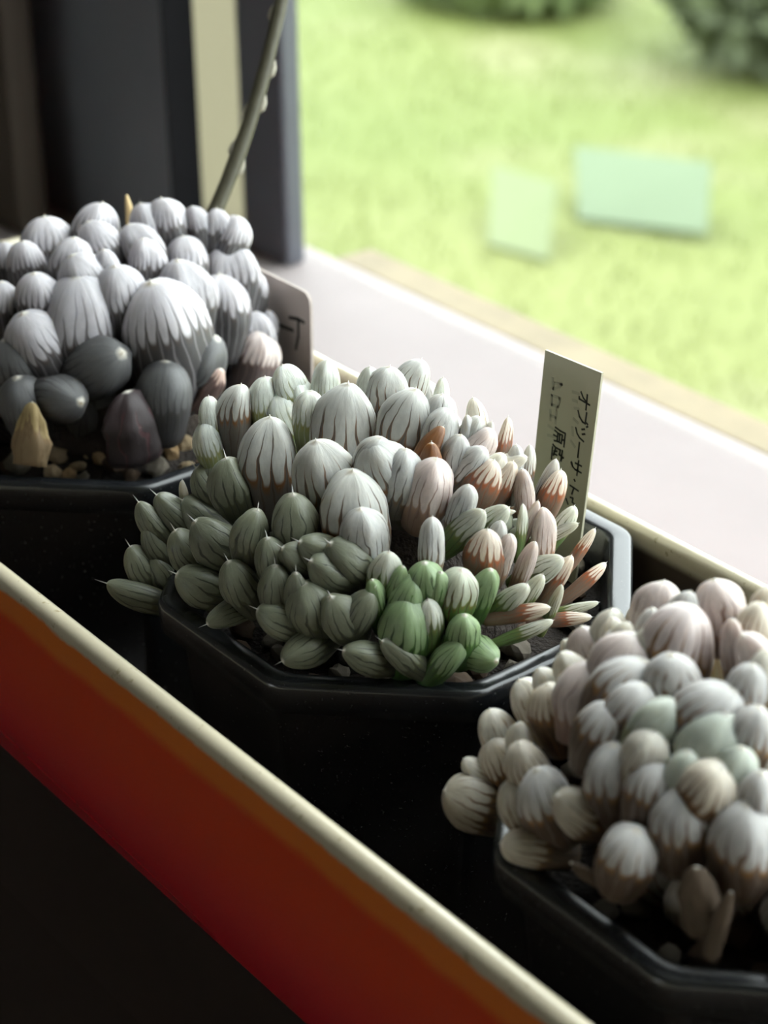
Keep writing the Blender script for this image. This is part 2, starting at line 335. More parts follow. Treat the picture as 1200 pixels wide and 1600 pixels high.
LEAVES_3=[
('C',6001,-2283,1227,-501,-225,836,735,1200,-777,-412,476),('B',7309,-2921,2030,-327,-149,933,786,1200,-531,-548,646),('C',5925,-2794,820,-424,-85,902,734,1200,-774,-501,387),
('C',7260,-3398,1507,-236,-14,972,525,1200,-541,-644,541),('B',6057,-3065,371,-539,-373,755,886,1200,-766,-565,308),('C',5991,-3420,158,-562,-508,653,488,1200,-749,-611,256),
('B',7726,-3729,1518,-282,-177,943,774,1200,-448,-710,544),('O',6033,-3917,-288,-547,-736,399,1004,1356,-715,-679,166),('O',7698,-4135,854,-392,-451,802,748,1200,-454,-791,411),
('W',8377,-4146,1398,-295,-342,892,956,1290,-318,-793,520),('O',8344,-4657,326,-506,-833,223,652,1200,-324,-895,305),('I',6716,-1619,2317,-413,-131,901,721,1200,-650,-288,703),
('C',6502,-1776,2034,-478,-239,845,453,1200,-693,-319,647),('C',7050,-2287,2273,-455,-339,823,708,1200,-583,-421,695),('C',6984,-1296,2656,-305,35,952,747,1200,-596,-223,771),
('C',7481,-1696,2865,-349,-135,927,585,1200,-497,-303,813),('C',7989,-1838,3083,-28,245,969,518,1200,-395,-332,857),('W',7836,-2037,2925,-235,-15,972,548,1200,-426,-371,825),
('I',8371,-2076,3143,53,281,958,1107,1495,-319,-379,869),('W',8764,-2454,3088,137,309,941,1091,1473,-240,-455,858),('I',7948,-2644,2655,-64,167,984,972,1312,-404,-493,771),
('C',6645,-2398,1808,-453,-255,854,598,1200,-664,-444,602),('W',9360,-2818,3004,173,273,946,851,1200,-121,-528,841),('W',9140,-3189,2707,172,273,946,799,1200,-165,-602,781),
('I',7412,-513,3086,-205,172,964,984,1328,-511,-66,857),('W',8306,-1313,3378,-82,182,980,574,1200,-332,-227,916),('W',8393,-934,3486,-34,250,968,576,1200,-315,-151,937),
('W',8037,-1480,3226,-193,57,979,520,1200,-386,-260,885),('C',8522,-1878,3276,-157,31,987,567,1200,-289,-340,895),('J',8915,-1280,3563,45,267,963,1385,1870,-210,-220,953),
('I',8545,-506,3583,-245,-8,969,866,1200,-284,-65,957),('I',9608,-1239,3674,-124,6,992,417,1200,-72,-212,975),('B',9642,-756,3756,16,206,978,615,1200,-65,-115,991),
('I',10000,-1433,3640,-289,-345,893,687,1200,7,-251,968),('B',9362,-254,3763,-118,105,987,568,1200,-121,-15,993),('W',9387,-2205,3335,-104,-8,995,966,1304,-116,-405,907),
('W',10407,-2264,3323,312,334,889,1077,1454,88,-417,905),('W',10509,-1774,3508,84,145,986,676,1200,109,-319,942),('C',10484,-1512,3591,-74,-30,997,678,1200,104,-266,958),
('W',9577,-3665,2365,-77,-85,993,924,1247,-78,-697,713),('O',9142,-4297,1515,-325,-722,611,770,1200,-165,-823,543),('M',10035,-2834,3037,368,374,852,756,1200,14,-531,847),
('M',10689,-2619,3105,117,115,986,1013,1368,145,-488,861),('C',10082,-3250,2745,161,177,971,807,1200,23,-614,789),('M',10683,-3228,2698,38,-17,999,637,1200,143,-610,780),
('W',10353,-3575,2450,81,46,996,774,1200,78,-679,730),('B',11285,-3046,2679,312,225,923,919,1240,264,-573,776),('M',11296,-2763,2869,149,85,985,684,1200,266,-517,814),
('W',11077,-2222,3227,122,110,986,744,1200,222,-408,885),('W',11732,-2793,2680,75,-46,996,730,1200,353,-523,776),('W',10978,-3623,2282,22,-98,995,974,1315,203,-689,696),
('W',11878,-3173,2319,96,-62,993,1090,1472,382,-599,704),('W',10670,-4169,1732,223,15,975,901,1216,141,-798,586),('Z',9898,-4710,917,-321,-723,612,406,1200,-14,-906,423),
('Z',11676,-3968,1579,-49,-140,989,624,1200,342,-758,556),('Z',12192,-3825,1399,136,97,986,310,1200,445,-729,520),('W',11145,-180,3505,128,0,992,1013,1823,243,0,970),
('C',10869,998,3417,98,128,987,1032,1857,186,243,952),('C',9516,1493,3330,-49,183,982,1060,1907,-93,345,934),('I',12107,-651,3126,237,-52,970,1295,2331,441,-97,892),
('C',11768,1339,3039,200,169,965,1003,1805,372,313,874),('C',9850,2325,2952,-13,280,960,958,1725,-24,516,856),('W',12544,167,2893,289,39,957,1096,1972,532,72,844),
('B',11325,2192,2806,153,267,951,1313,2363,280,489,826),('W',8863,2456,2719,-125,298,946,1028,1851,-227,544,808),('C',12581,-2165,2370,302,-229,925,1290,2322,539,-409,736),
('I',13221,712,2282,378,104,920,1264,2275,671,184,718),('I',11272,3028,2195,152,374,915,1236,2225,269,661,700),('W',13329,-1217,2137,394,-121,911,1176,2117,693,-214,688),
('B',8172,2880,2108,-210,359,909,975,1755,-370,631,682),('I',12901,1905,2049,345,245,906,1252,2253,605,430,670),('B',6367,268,2020,-424,53,904,1084,1952,-742,92,664),
('B',10100,3495,1962,16,435,900,1079,1942,28,758,652),('I',13021,-2925,1380,375,-337,863,1096,1973,630,-566,532),('C',14055,584,1293,505,95,858,1074,1933,843,158,514),
('C',6419,2028,1264,-439,273,856,1042,1875,-731,455,508),('W',11870,3576,1206,237,467,852,959,1726,393,774,496),('C',13904,-1761,1147,492,-197,848,1105,1989,812,-326,484),
('B',8123,3661,1118,-231,480,846,995,1791,-380,792,478),('I',13657,2008,1060,464,275,842,986,1776,761,451,466),('C',5751,703,1031,-530,111,840,1301,2342,-869,182,460),
('B',10481,4125,973,65,544,836,1093,1967,106,888,448),('C',14328,-318,915,554,-17,833,942,1696,899,-28,436),('W',6832,2878,885,-399,389,831,1293,2327,-646,631,430),
('I',12756,3230,827,356,436,827,1035,1864,575,703,418),('B',5592,-812,798,-560,-81,825,1031,1856,-902,-130,412),('C',8948,4147,740,-131,556,821,1301,2341,-210,892,400),
('C',5472,1157,42,-610,181,772,1137,2046,-927,276,256),('W',5231,-469,-191,-655,-40,755,1091,1963,-976,-59,208),('C',5791,2132,-337,-585,324,744,1210,2177,-861,477,178),
('O',10310,356,1936,59,92,994,902,1444,108,167,980),('O',9207,-381,1902,-130,-34,991,929,1486,-237,-63,969),('O',10770,-602,1868,138,-73,988,918,1468,251,-132,959),
('O',9621,775,1835,-59,165,985,1002,1603,-108,298,948),('O',9537,-1205,1801,-74,-178,981,1032,1651,-134,-320,938),('O',11053,323,1767,189,87,978,903,1445,340,157,927),
('O',8747,208,1733,-212,68,975,933,1493,-381,121,917),('O',10640,-1354,1700,118,-205,972,827,1323,211,-367,906),('O',10277,1209,1666,55,243,968,912,1459,97,434,896),
('O',8743,-1032,1632,-215,-150,965,1077,1724,-382,-266,885),('O',11504,-386,1598,271,-36,962,951,1521,481,-64,874),('O',8932,1057,1564,-182,218,959,966,1546,-323,387,864),
('O',9890,-1847,1531,-13,-295,955,980,1568,-24,-521,853),('O',11186,1036,1497,217,216,952,969,1551,381,380,843),('O',8193,-255,1463,-316,-13,949,1037,1659,-554,-23,832),
('O',11361,-1355,1429,249,-210,945,881,1410,436,-367,822),('O',9724,1676,1396,-43,332,942,898,1436,-76,580,811),('O',8864,-1750,1362,-198,-282,939,1060,1696,-344,-490,801),
('O',11882,242,1328,345,76,936,950,1520,599,132,790),('O',8231,824,1294,-313,181,932,1081,1730,-542,314,779),('O',10579,-2132,1260,111,-354,929,847,1355,192,-610,769),
('O',10849,1710,1227,160,343,925,1031,1649,276,591,758),('O',8002,-992,1193,-358,-148,922,942,1508,-614,-254,748),('O',11997,-921,1159,371,-135,919,943,1508,635,-231,737),
('O',8951,1770,1125,-186,358,915,1059,1694,-317,609,727),('O',9387,-2337,1092,-106,-397,912,845,1352,-181,-674,716),('O',11878,1038,1058,353,225,908,954,1527,598,381,706),
('O',7700,219,1024,-419,74,905,879,1406,-708,125,695),('O',11386,-2031,990,264,-343,901,905,1448,444,-578,684),('O',10171,2175,956,38,438,898,1040,1665,64,736,674),
('O',8201,-1799,923,-330,-302,894,921,1474,-551,-506,663),('O',12390,-179,889,454,0,891,1031,1650,758,0,653),('O',8156,1476,855,-340,311,887,811,1298,-566,517,642),
('O',10184,-2651,821,41,-466,884,1092,1748,68,-772,632),('O',11490,1811,788,288,377,880,1080,1728,476,622,621),('O',7470,-623,754,-474,-84,877,1001,1601,-780,-138,611),
('O',12127,-1553,720,411,-261,873,864,1382,675,-429,600),('O',9293,2316,686,-128,477,870,995,1592,-210,780,589),('O',8765,-2497,652,-230,-444,866,862,1379,-375,-724,579),
('O',12438,725,619,475,174,862,914,1462,773,283,568),('O',7510,832,585,-474,195,859,817,1308,-767,316,558),('O',11102,-2605,551,220,-469,855,828,1324,355,-758,547),
('O',10772,2397,517,157,500,851,852,1364,252,805,537),('O',7612,-1546,484,-459,-266,848,859,1375,-736,-427,526),('O',12644,-767,450,524,-115,844,1046,1674,837,-183,516),
('O',8376,2078,416,-312,443,840,877,1403,-497,706,505),('O',9610,-2939,382,-70,-543,837,1043,1668,-111,-862,494),('O',12106,1626,348,423,357,833,809,1295,669,564,484),
('O',7149,-65,315,-559,23,829,824,1318,-880,36,473),('O',11978,-2180,281,400,-398,825,825,1320,629,-625,463),('O',9832,2671,247,-27,569,822,1073,1717,-42,891,452),
('O',8128,-2386,213,-368,-442,818,1040,1665,-574,-689,442),('O',12827,207,180,576,78,814,812,1299,894,121,431),('O',7582,1476,146,-481,334,810,1073,1717,-745,518,421),
('O',10608,-3027,112,130,-577,806,872,1395,201,-890,410),('O',11423,2366,78,296,518,802,883,1413,455,796,399),('O',7158,-1078,44,-573,-183,799,974,1558,-878,-281,389),
('O',12656,-1421,11,551,-254,795,866,1385,841,-388,378),('O',8815,2564,-23,-237,565,791,1085,1737,-360,858,368),('O',8956,-2993,-57,-209,-581,787,912,1459,-316,-879,357),
('O',7051,586,-124,-607,159,779,970,1552,-911,239,336),('O',10478,2813,-192,108,628,771,971,1553,160,935,315),('O',7557,-2048,-226,-507,-393,767,888,1420,-753,-584,304),
('O',7880,2071,-293,-443,478,759,1017,1627,-652,704,283),('O',12039,2108,-361,444,490,750,1090,1744,648,715,262),('O',6882,-468,-395,-663,-62,746,977,1564,-964,-90,252),
]
TAG_TEXT=[[(15816, 32350), (15583, 29147)], [(13597, 31170), (13617, 30774), (16516, 30487)], [(14076, 32344), (14730, 31366), (15561, 30854)], [(15815, 28573), (15536, 26189), (14722, 26301), (13869, 27113), (13437, 28178)], [(15927, 26433), (16204, 26280)], [(15969, 25634), (16253, 25860)], [(14671, 24650), (15398, 24967)], [(14855, 23694), (15516, 23988)], [(12987, 24392), (13379, 23355), (14092, 22693), (15265, 22306)], [(14146, 21632), (13832, 18358)], [(7223, 22391), (8625, 22126), (10080, 22090), (9801, 19129)], [(7114, 21676), (8101, 21414), (9280, 21433)], [(6810, 20626), (7721, 20545)], [(7964, 21364), (7830, 19647)], [(9280, 21433), (9017, 19567)], [(7830, 19647), (9017, 19567)], [(8520, 21361), (8456, 19671)], [(7000, 19443), (7903, 19570)], [(9395, 20436), (9939, 20638)], [(14138, 17712), (13753, 14431)], [(13219, 16893), (14933, 16871)], [(12130, 16634), (12441, 15915), (13220, 15482), (14939, 15413)], [(13055, 13214), (13273, 12983)], [(11959, 11518), (14326, 11235)], [(13073, 11427), (12526, 9834)], [(12152, 8941), (12912, 9031), (12748, 8114), (13455, 7865)], [(11001, 8162), (11536, 7200)], [(13768, 7139), (14077, 6516), (13583, 5246)], [(6692, 18456), (7408, 18094), (8807, 18043)], [(6575, 17887), (6337, 15163)], [(7421, 17784), (6926, 16231)], [(8807, 18043), (8580, 16857)], [(9430, 18120), (9047, 15773)], [(7029, 17112), (7857, 17423)], [(6913, 16542), (7893, 16596)], [(8503, 17037), (9773, 16679)], [(9426, 16652), (9047, 15773)]]
TAG_GHOST=[[(5966, 32373), (6196, 30212), (7671, 31232)], [(6553, 31558), (8595, 32059), (8077, 31373)], [(5840, 28758), (8184, 28966), (7720, 26958), (5921, 26834), (5840, 28758)], [(5559, 25468), (5643, 23427)], [(5743, 24396), (7133, 24482)], [(7350, 25901), (7190, 23157)], [(5141, 21996), (6693, 21730)], [(5086, 19886), (6758, 20190)], [(11754, 31535), (13369, 31695)], [(11836, 29844), (12917, 29921)], [(12453, 28336), (13523, 28615)], [(12293, 26035), (13402, 25618)], [(11978, 24075), (12191, 22506)], [(11711, 21088), (12848, 20270)]]
TAG1_TEXT=[[(-92646, 12294), (-90409, 12000), (-85608, 12333)], [(-86723, 15161), (-83222, 15867), (-81041, 15768)], [(-83232, 15667), (-83436, 11638), (-84565, 8073)]]
GRANULES_1=[(-9736,-1176,579),(-8442,-155,421),(-7729,-386,491),(-8355,-881,417),(-7163,-1099,631),(-7931,-1712,559),(-8437,-1797,413),(-9107,-2485,602),(-8451,-2350,336),(-8488,-2924,445),(-8205,-2707,370),(-9255,-3337,634),(-7922,-2490,332),(-7338,-1642,407),(-11159,-2635,465),(-11841,-2308,354),(-6940,-495,335),(-7880,117,419),(-9645,-2738,492),(-7771,-980,450),(-8447,-1267,340),(-9421,-3541,411),]


# ================================================================== the setting
M_plaster = plain('room_plaster', (0.32, 0.29, 0.25), 0.8, 0.06, 8)
M_floorwood = plain('room_floor', (0.10, 0.06, 0.04), 0.5, 0.2, 6)
M_dark_alu = plain('charcoal_sash', (0.15, 0.165, 0.18), 0.45, 0.15, 12)
M_blue_alu = plain('blue_black_sash', (0.10, 0.105, 0.125), 0.35, 0.15, 12)
M_pale_post = plain('pale_post', (0.55, 0.55, 0.44), 0.6, 0.05, 20)
mt, nt, bs, out = new_mat('frosted_glass')
b = NB(nt)
bs.inputs['Base Color'].default_value = (0.3, 0.3, 0.25, 1); bs.inputs['Roughness'].default_value = 0.5
tl_ = b.node('ShaderNodeBsdfTranslucent'); tl_.inputs[0].default_value = (0.48, 0.46, 0.38, 1)
mx = b.node('ShaderNodeMixShader'); mx.inputs[0].default_value = 0.75
nt.links.new(bs.outputs[0], mx.inputs[1]); nt.links.new(tl_.outputs[0], mx.inputs[2]); nt.links.new(mx.outputs[0], out.inputs[0])
M_frost = mt
M_brown_jamb = plain('brown_jamb', (0.05, 0.038, 0.025), 0.7, 0.2, 20)
M_sill = plain('pinkish_stone', (0.37, 0.325, 0.32), 0.75, 0.06, 14, spec=0.15)
M_outer_wood = plain('outer_wood', (0.24, 0.19, 0.11), 0.7, 0.2, 30)
M_apron = plain('dark_apron', (0.022, 0.013, 0.010), 0.6, 0.2, 25)

RX0, RX1, RY0, RY1, RZ0, RZ1 = -1.9, 2.2, -2.6, 0.21, -0.85, 1.6
WX0, WX1, WZ1 = -0.75, 1.1, 1.45
SILL = -0.09
def struct(o):
    o['kind'] = 'structure'
    return o
struct(box_obj('floor', (RX0, RX1, RY0, 0.30, RZ0 - 0.05, RZ0), M_floorwood))
struct(box_obj('ceiling', (RX0, RX1, RY0, 0.30, RZ1, RZ1 + 0.05), M_plaster))
struct(box_obj('wall_left', (RX0 - 0.05, RX0, RY0, 0.30, RZ0, RZ1), M_plaster))
struct(box_obj('wall_right', (RX1, RX1 + 0.05, RY0, 0.30, RZ0, RZ1), M_plaster))
bm = bmesh.new()                              # rear wall with an unseen opening, added to let in fill light
box(bm, RX0, -0.5, RY0 - 0.05, RY0, RZ0, RZ1)
box(bm, 0.05, RX1, RY0 - 0.05, RY0, RZ0, RZ1)
box(bm, -0.5, 0.05, RY0 - 0.05, RY0, RZ0, 0.2)
box(bm, -0.5, 0.05, RY0 - 0.05, RY0, 0.6, RZ1)
struct(mesh_obj('wall_rear', bm, M_plaster))
bm = bmesh.new()
box(bm, RX0, WX0, RY1, 0.30, RZ0, RZ1)
box(bm, WX1, RX1, RY1, 0.30, RZ0, RZ1)
box(bm, WX0, WX1, RY1, 0.30, WZ1, RZ1)
box(bm, WX0, WX1, RY1, 0.23, RZ0, SILL - 0.035)
struct(mesh_obj('wall_window', bm, M_plaster))

# ledge under the window, the tray stands on it
bm = bmesh.new()
box(bm, WX0, WX1, -0.052, 0.236, SILL - 0.035, SILL, 0.003)
ledge = struct(mesh_obj('window_sill', bm, M_sill))
tag(ledge, 'pale pinkish stone ledge running along the window behind the pots', 'ledge')
ap = box_obj('apron', (WX0, WX1, -0.056, -0.0525, -0.34, SILL - 0.001), M_apron, ledge)

# window
win = empty('window_1', (0, 0.225, SILL))
tag(win, 'window with charcoal sash bars and a large clear pane', 'window', kind='structure')
wo = (0, 0.225, SILL)
box_obj('jamb', (WX0, -0.438, 0.150, 0.1635, SILL, WZ1), M_brown_jamb, win, 0.002, wo)
box_obj('stile', (WX0, -0.3655, 0.178, 0.1905, SILL, WZ1), M_dark_alu, win, 0.001, wo)
box_obj('shade_strip', (-0.3655, -0.3647, 0.1775, 0.191, SILL, WZ1), plain('shade_black', (0.006, 0.006, 0.007), 0.8, spec=0.1), win, 0, wo)  # black strip added as the shade on the stile's side face
box_obj('frosted_pane', (-0.50, -0.364, 0.2255, 0.2285, SILL, WZ1), M_frost, win, 0, wo)
box_obj('stile', (-0.371, -0.341, 0.213, 0.2225, SILL, WZ1), M_blue_alu, win, 0.002, wo)
box_obj('outer_sill', (-0.341, WX1, 0.2362, 0.254, SILL - 0.035, SILL - 0.001), M_outer_wood, win, 0.001, wo)
mt, nt, bs, out = new_mat('clear_glass')
nt.nodes.remove(bs)
b = NB(nt)
tr = b.node('ShaderNodeBsdfTransparent'); tr.inputs[0].default_value = (0.97, 0.99, 0.98, 1)
gl = b.node('ShaderNodeBsdfGlossy'); gl.inputs['Roughness'].default_value = 0.0
lw = b.node('ShaderNodeLayerWeight'); lw.inputs[0].default_value = 0.5
frv = b.m('ADD', 0.02, b.m('MULTIPLY', b.m('POWER', lw.outputs['Facing'], 5.0), 0.5))
mx = b.node('ShaderNodeMixShader')
nt.links.new(frv, mx.inputs[0]); nt.links.new(tr.outputs[0], mx.inputs[1]); nt.links.new(gl.outputs[0], mx.inputs[2])
nt.links.new(mx.outputs[0], out.inputs[0])
box_obj('pane', (-0.3635, WX1, 0.2255, 0.2285, SILL, WZ1), mt, win, 0, wo)

# outdoors: lawn
mt, nt, bs, out = new_mat('lawn')
b = NB(nt)
tc = b.node('ShaderNodeTexCoord').outputs['Object']
n1 = b.noise(tc, 0.8, 2.0); n2 = b.noise(tc, 2.4, 2.0)
c = b.mix(b.ss(n1, 0.35, 0.65), (0.105, 0.135, 0.022, 1), (0.155, 0.170, 0.045, 1))
c = b.mix(b.ss(n2, 0.5, 0.75), c, (0.175, 0.18, 0.075, 1))
b.put(bs.inputs['Base Color'], c)
bs.inputs['Roughness'].default_value = 0.8
M_lawn = mt
bm = bmesh.new()
NX, NY = 60, 50
gv = []
for j in range(NY + 1):
    row = []
    for i in range(NX + 1):
        x = -9 + 13 * i / NX; y = 0.31 + 10 * j / NY
        z = -0.8 + 0.05 * mnoise.noise(Vector((x * 0.9, y * 0.9, 3.1))) + 0.06 * max(0, y - 3.0)
        row.append(bm.verts.new((x, y, z)))
    gv.append(row)
for j in range(NY):
    for i in range(NX):
        bm.faces.new((gv[j][i], gv[j][i + 1], gv[j + 1][i + 1], gv[j + 1][i]))
lawn = struct(mesh_obj('ground', bm, M_lawn, None, True))

def blade_mat(name, c1, c2):
    mt, nt, bs, out = new_mat(name)
    b = NB(nt)
    tc = b.node('ShaderNodeTexCoord').outputs['Object']
    c = b.mix(b.ss(b.noise(tc, 2.2, 3.0), 0.35, 0.65), c1 + (1,), c2 + (1,))
    b.put(bs.inputs['Base Color'], c)
    bs.inputs['Roughness'].default_value = 0.6
    tl = b.node('ShaderNodeBsdfTranslucent'); b.put(tl.inputs[0], c)
    mx = b.node('ShaderNodeMixShader'); mx.inputs[0].default_value = 0.35
    nt.links.new(bs.outputs[0], mx.inputs[1]); nt.links.new(tl.outputs[0], mx.inputs[2]); nt.links.new(mx.outputs[0], out.inputs[0])
    return mt
M_blade = blade_mat('grass_blade', (0.115, 0.15, 0.025), (0.165, 0.185, 0.05))
vs_, fs_ = [], []
rg = random.Random(4)
for k in range(34000):
    y = 1.1 + 3.4 * rg.random() ** 1.2
    x = -0.2 - 4.6 * rg.random()
    if x < -y * 1.75 - 0.3 or x > -y * 0.55: continue
    h = 0.008 + 0.014 * rg.random(); a = rg.random() * 6.283; w = 0.0012 + 0.0012 * rg.random()
    zb = -0.8 + 0.05 * mnoise.noise(Vector((x * 0.9, y * 0.9, 3.1))) + 0.06 * max(0, y - 3.0)
    dx, dy = math.cos(a), math.sin(a); l = h * rg.uniform(0.2, 0.8)
    n0 = len(vs_)
    vs_ += [(x - dy * w, y + dx * w, zb), (x + dy * w, y - dx * w, zb), (x + dx * l, y + dy * l, zb + h)]
    fs_.append((n0, n0 + 1, n0 + 2))
me = bpy.data.meshes.new('grass'); me.from_pydata(vs_, [], fs_); me.materials.append(M_blade)
tag(link(bpy.data.objects.new('grass', me)), 'bright yellow-green grass of the lawn outside the window', 'grass', kind='stuff')

# shrubs at the back of the lawn
M_bark = plain('shrub_bark', (0.12, 0.09, 0.06), 0.8)
def shrub(loc, rx, rz, mat, label, seed, n=1500):
    rg = random.Random(seed)
    root = empty('shrub', loc)
    tag(root, label, 'shrub', 'shrubs beyond the lawn')
    vs_, fs_ = [], []
    for k in range(n):
        v = Vector((rg.gauss(0, 1), rg.gauss(0, 1), rg.gauss(0, 1))).normalized() * (0.55 + 0.45 * rg.random())
        p = Vector((v.x * rx, v.y * rx, rz + v.z * rz))
        s = rg.uniform(0.03, 0.06)
        a = Vector((rg.gauss(0, 1), rg.gauss(0, 1), rg.gauss(0, 1))).normalized(); c_ = a.orthogonal().normalized()
        n0 = len(vs_)
        vs_ += [p - a * s, p + c_ * s * 0.45, p + a * s, p - c_ * s * 0.45]
        fs_.append((n0, n0 + 1, n0 + 2, n0 + 3))
    me = bpy.data.meshes.new('foliage'); me.from_pydata([tuple(v) for v in vs_], [], fs_); me.materials.append(mat)
    o = link(bpy.data.objects.new('foliage', me), root); o['kind'] = 'stuff'
    bm = bmesh.new()
    for k in range(4):
        a = k * 1.6
        tube(bm, [(0, 0, -0.05), (0.3 * rx * math.cos(a), 0.3 * rx * math.sin(a), rz * 0.8), (0.5 * rx * math.cos(a), 0.5 * rx * math.sin(a), rz * 1.4)], [0.02, 0.013, 0.006], 6)
    mesh_obj('stem', bm, M_bark, root)
M_sh_dark = blade_mat('shrub_leaf_grey', (0.11, 0.14, 0.08), (0.15, 0.18, 0.10))
M_sh_mid = blade_mat('shrub_leaf_mid', (0.11, 0.16, 0.045), (0.16, 0.21, 0.07))
shrub((-2.16, 2.62, -0.80), 0.26, 0.17, M_sh_dark, 'blurred grey-green shrub outside, in the top corner of the window', 1)
shrub((-2.82, 2.50, -0.80), 0.22, 0.08, M_sh_mid, 'low blurred green shrub outside, between grass and grey-green shrub', 2)

# two made-up sheets on the lawn, standing in for pale reflections in the glass
M_mint = plain('mint_reflection_patch', (0.118, 0.165, 0.088), 0.5, 0.05, 6)
M_mint2 = plain('green_reflection_patch', (0.14, 0.175, 0.07), 0.5, 0.05, 6)
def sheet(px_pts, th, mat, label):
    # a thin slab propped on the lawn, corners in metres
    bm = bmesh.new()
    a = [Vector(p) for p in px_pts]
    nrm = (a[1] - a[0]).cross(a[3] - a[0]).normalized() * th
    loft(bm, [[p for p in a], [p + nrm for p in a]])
    o = mesh_obj('reflection_stand_in', bm, mat)
    return tag(o, label, 'sheet', 'stand-ins for glass reflections')
sheet([(-1.749, 1.706, -0.79), (-1.589, 1.802, -0.79), (-1.658, 1.876, -0.72), (-1.84, 1.779, -0.72)], 0.006, M_mint, 'blurred pale mint sheet standing in for a glass reflection, higher of the two')
sheet([(-1.75, 1.538, -0.79), (-1.651, 1.56, -0.79), (-1.731, 1.646, -0.72), (-1.848, 1.629, -0.72)], 0.006, M_mint2, 'blurred pale yellow-green sheet standing in for a glass reflection, lower of the two')

# ================================================================== tray
TX0, TX1, TY0, TY1 = -0.215, 0.215, -0.0634, 0.0508
WALL = 0.0042
mt, nt, bs, out = new_mat('glazed_tray')
b = NB(nt)
tc = b.node('ShaderNodeTexCoord').outputs['Object']
sp = b.node('ShaderNodeSeparateXYZ'); b.put(sp.inputs[0], tc)
x, y, z = sp.outputs
wob = b.noise(b.xyz(b.m('MULTIPLY', x, 55.0), b.m('MULTIPLY', y, 55.0), b.m('MULTIPLY', z, 90.0)), 1.0, 4.0, 0.65)
fine = b.noise(tc, 500.0, 3.0)
zz = b.m('ADD', z, b.m('MULTIPLY', b.m('SUBTRACT', wob, 0.5), 0.0035))
outer = b.m('LESS_THAN', y, TY0 + 0.0032)
red = b.mix(b.ss(zz, -0.045, -0.012), (0.62, 0.014, 0.034, 1), (0.74, 0.062, 0.020, 1))
c = b.mix(b.ss(zz, -0.0100, -0.0065), red, (0.80, 0.20, 0.03, 1))
cream = b.mix(b.ss(fine, 0.62, 0.75), (0.62, 0.55, 0.40, 1), (0.40, 0.33, 0.20, 1))
c = b.mix(b.ss(zz, -0.0032, -0.0020), c, cream)
inner_c = b.mix(b.ss(z, -0.0055, -0.0030), (0.085, 0.062, 0.045, 1), cream)
inside = b.m('MULTIPLY', b.m('GREATER_THAN', y, TY0 + 0.0032), b.m('LESS_THAN', y, TY1 - 0.0032))
c = b.mix(inside, c, inner_c)
b.put(bs.inputs['Base Color'], c)
bs.inputs['Roughness'].default_value = 0.26
bs.inputs['Coat Weight'].default_value = 0.6
bs.inputs['Coat Roughness'].default_value = 0.06
b.put(bs.inputs['Normal'], b.bump(wob, 0.01, 0.0008))
M_tray = mt
M_tray_base = plain('tray_dark_base', (0.020, 0.012, 0.009), 0.55, 0.2, 40)
bm = bmesh.new()
lo = []
def tl(inset, z): lo.append(rect_loop(TX0 + inset, TX1 - inset, TY0 + inset, TY1 - inset, max(0.010 - inset, 0.003), z))
tl(0.0030, -0.0445); tl(0.0006, -0.0442); tl(0.0, -0.0434)
for zz_ in (-0.03, -0.02, -0.01, -0.0025): tl(0.0, zz_)
for k in range(1, 9):
    a = math.pi * k / 9
    tl(WALL / 2 - WALL / 2 * math.cos(a), -0.0021 + 0.0021 * math.sin(a))
tl(WALL, -0.003); tl(WALL, -0.02); tl(WALL, -0.0838)
loft(bm, lo, False, True)
# underside closes between the outer wall and the base
tray = mesh_obj('planter_tray', bm, M_tray, None, True)
tag(tray, 'long red-orange glazed planter tray with cream rim holding three black pots', 'tray')
bm = bmesh.new()
loft(bm, [rect_loop(TX0 + 0.004, TX1 - 0.004, TY0 + 0.004, TY1 - 0.004, 0.006, zq) for zq in (SILL, -0.0845)])
lo = [rect_loop(TX0 + i_, TX1 - i_, TY0 + i_, TY1 - i_, 0.005, zq) for i_, zq in ((0.0032, SILL + 0.0004), (0.0032, -0.0444), (0.0042, -0.0444), (0.0042, SILL + 0.0004))]
loft(bm, lo, False, False)
mesh_obj('base', bm, M_tray_base, tray)

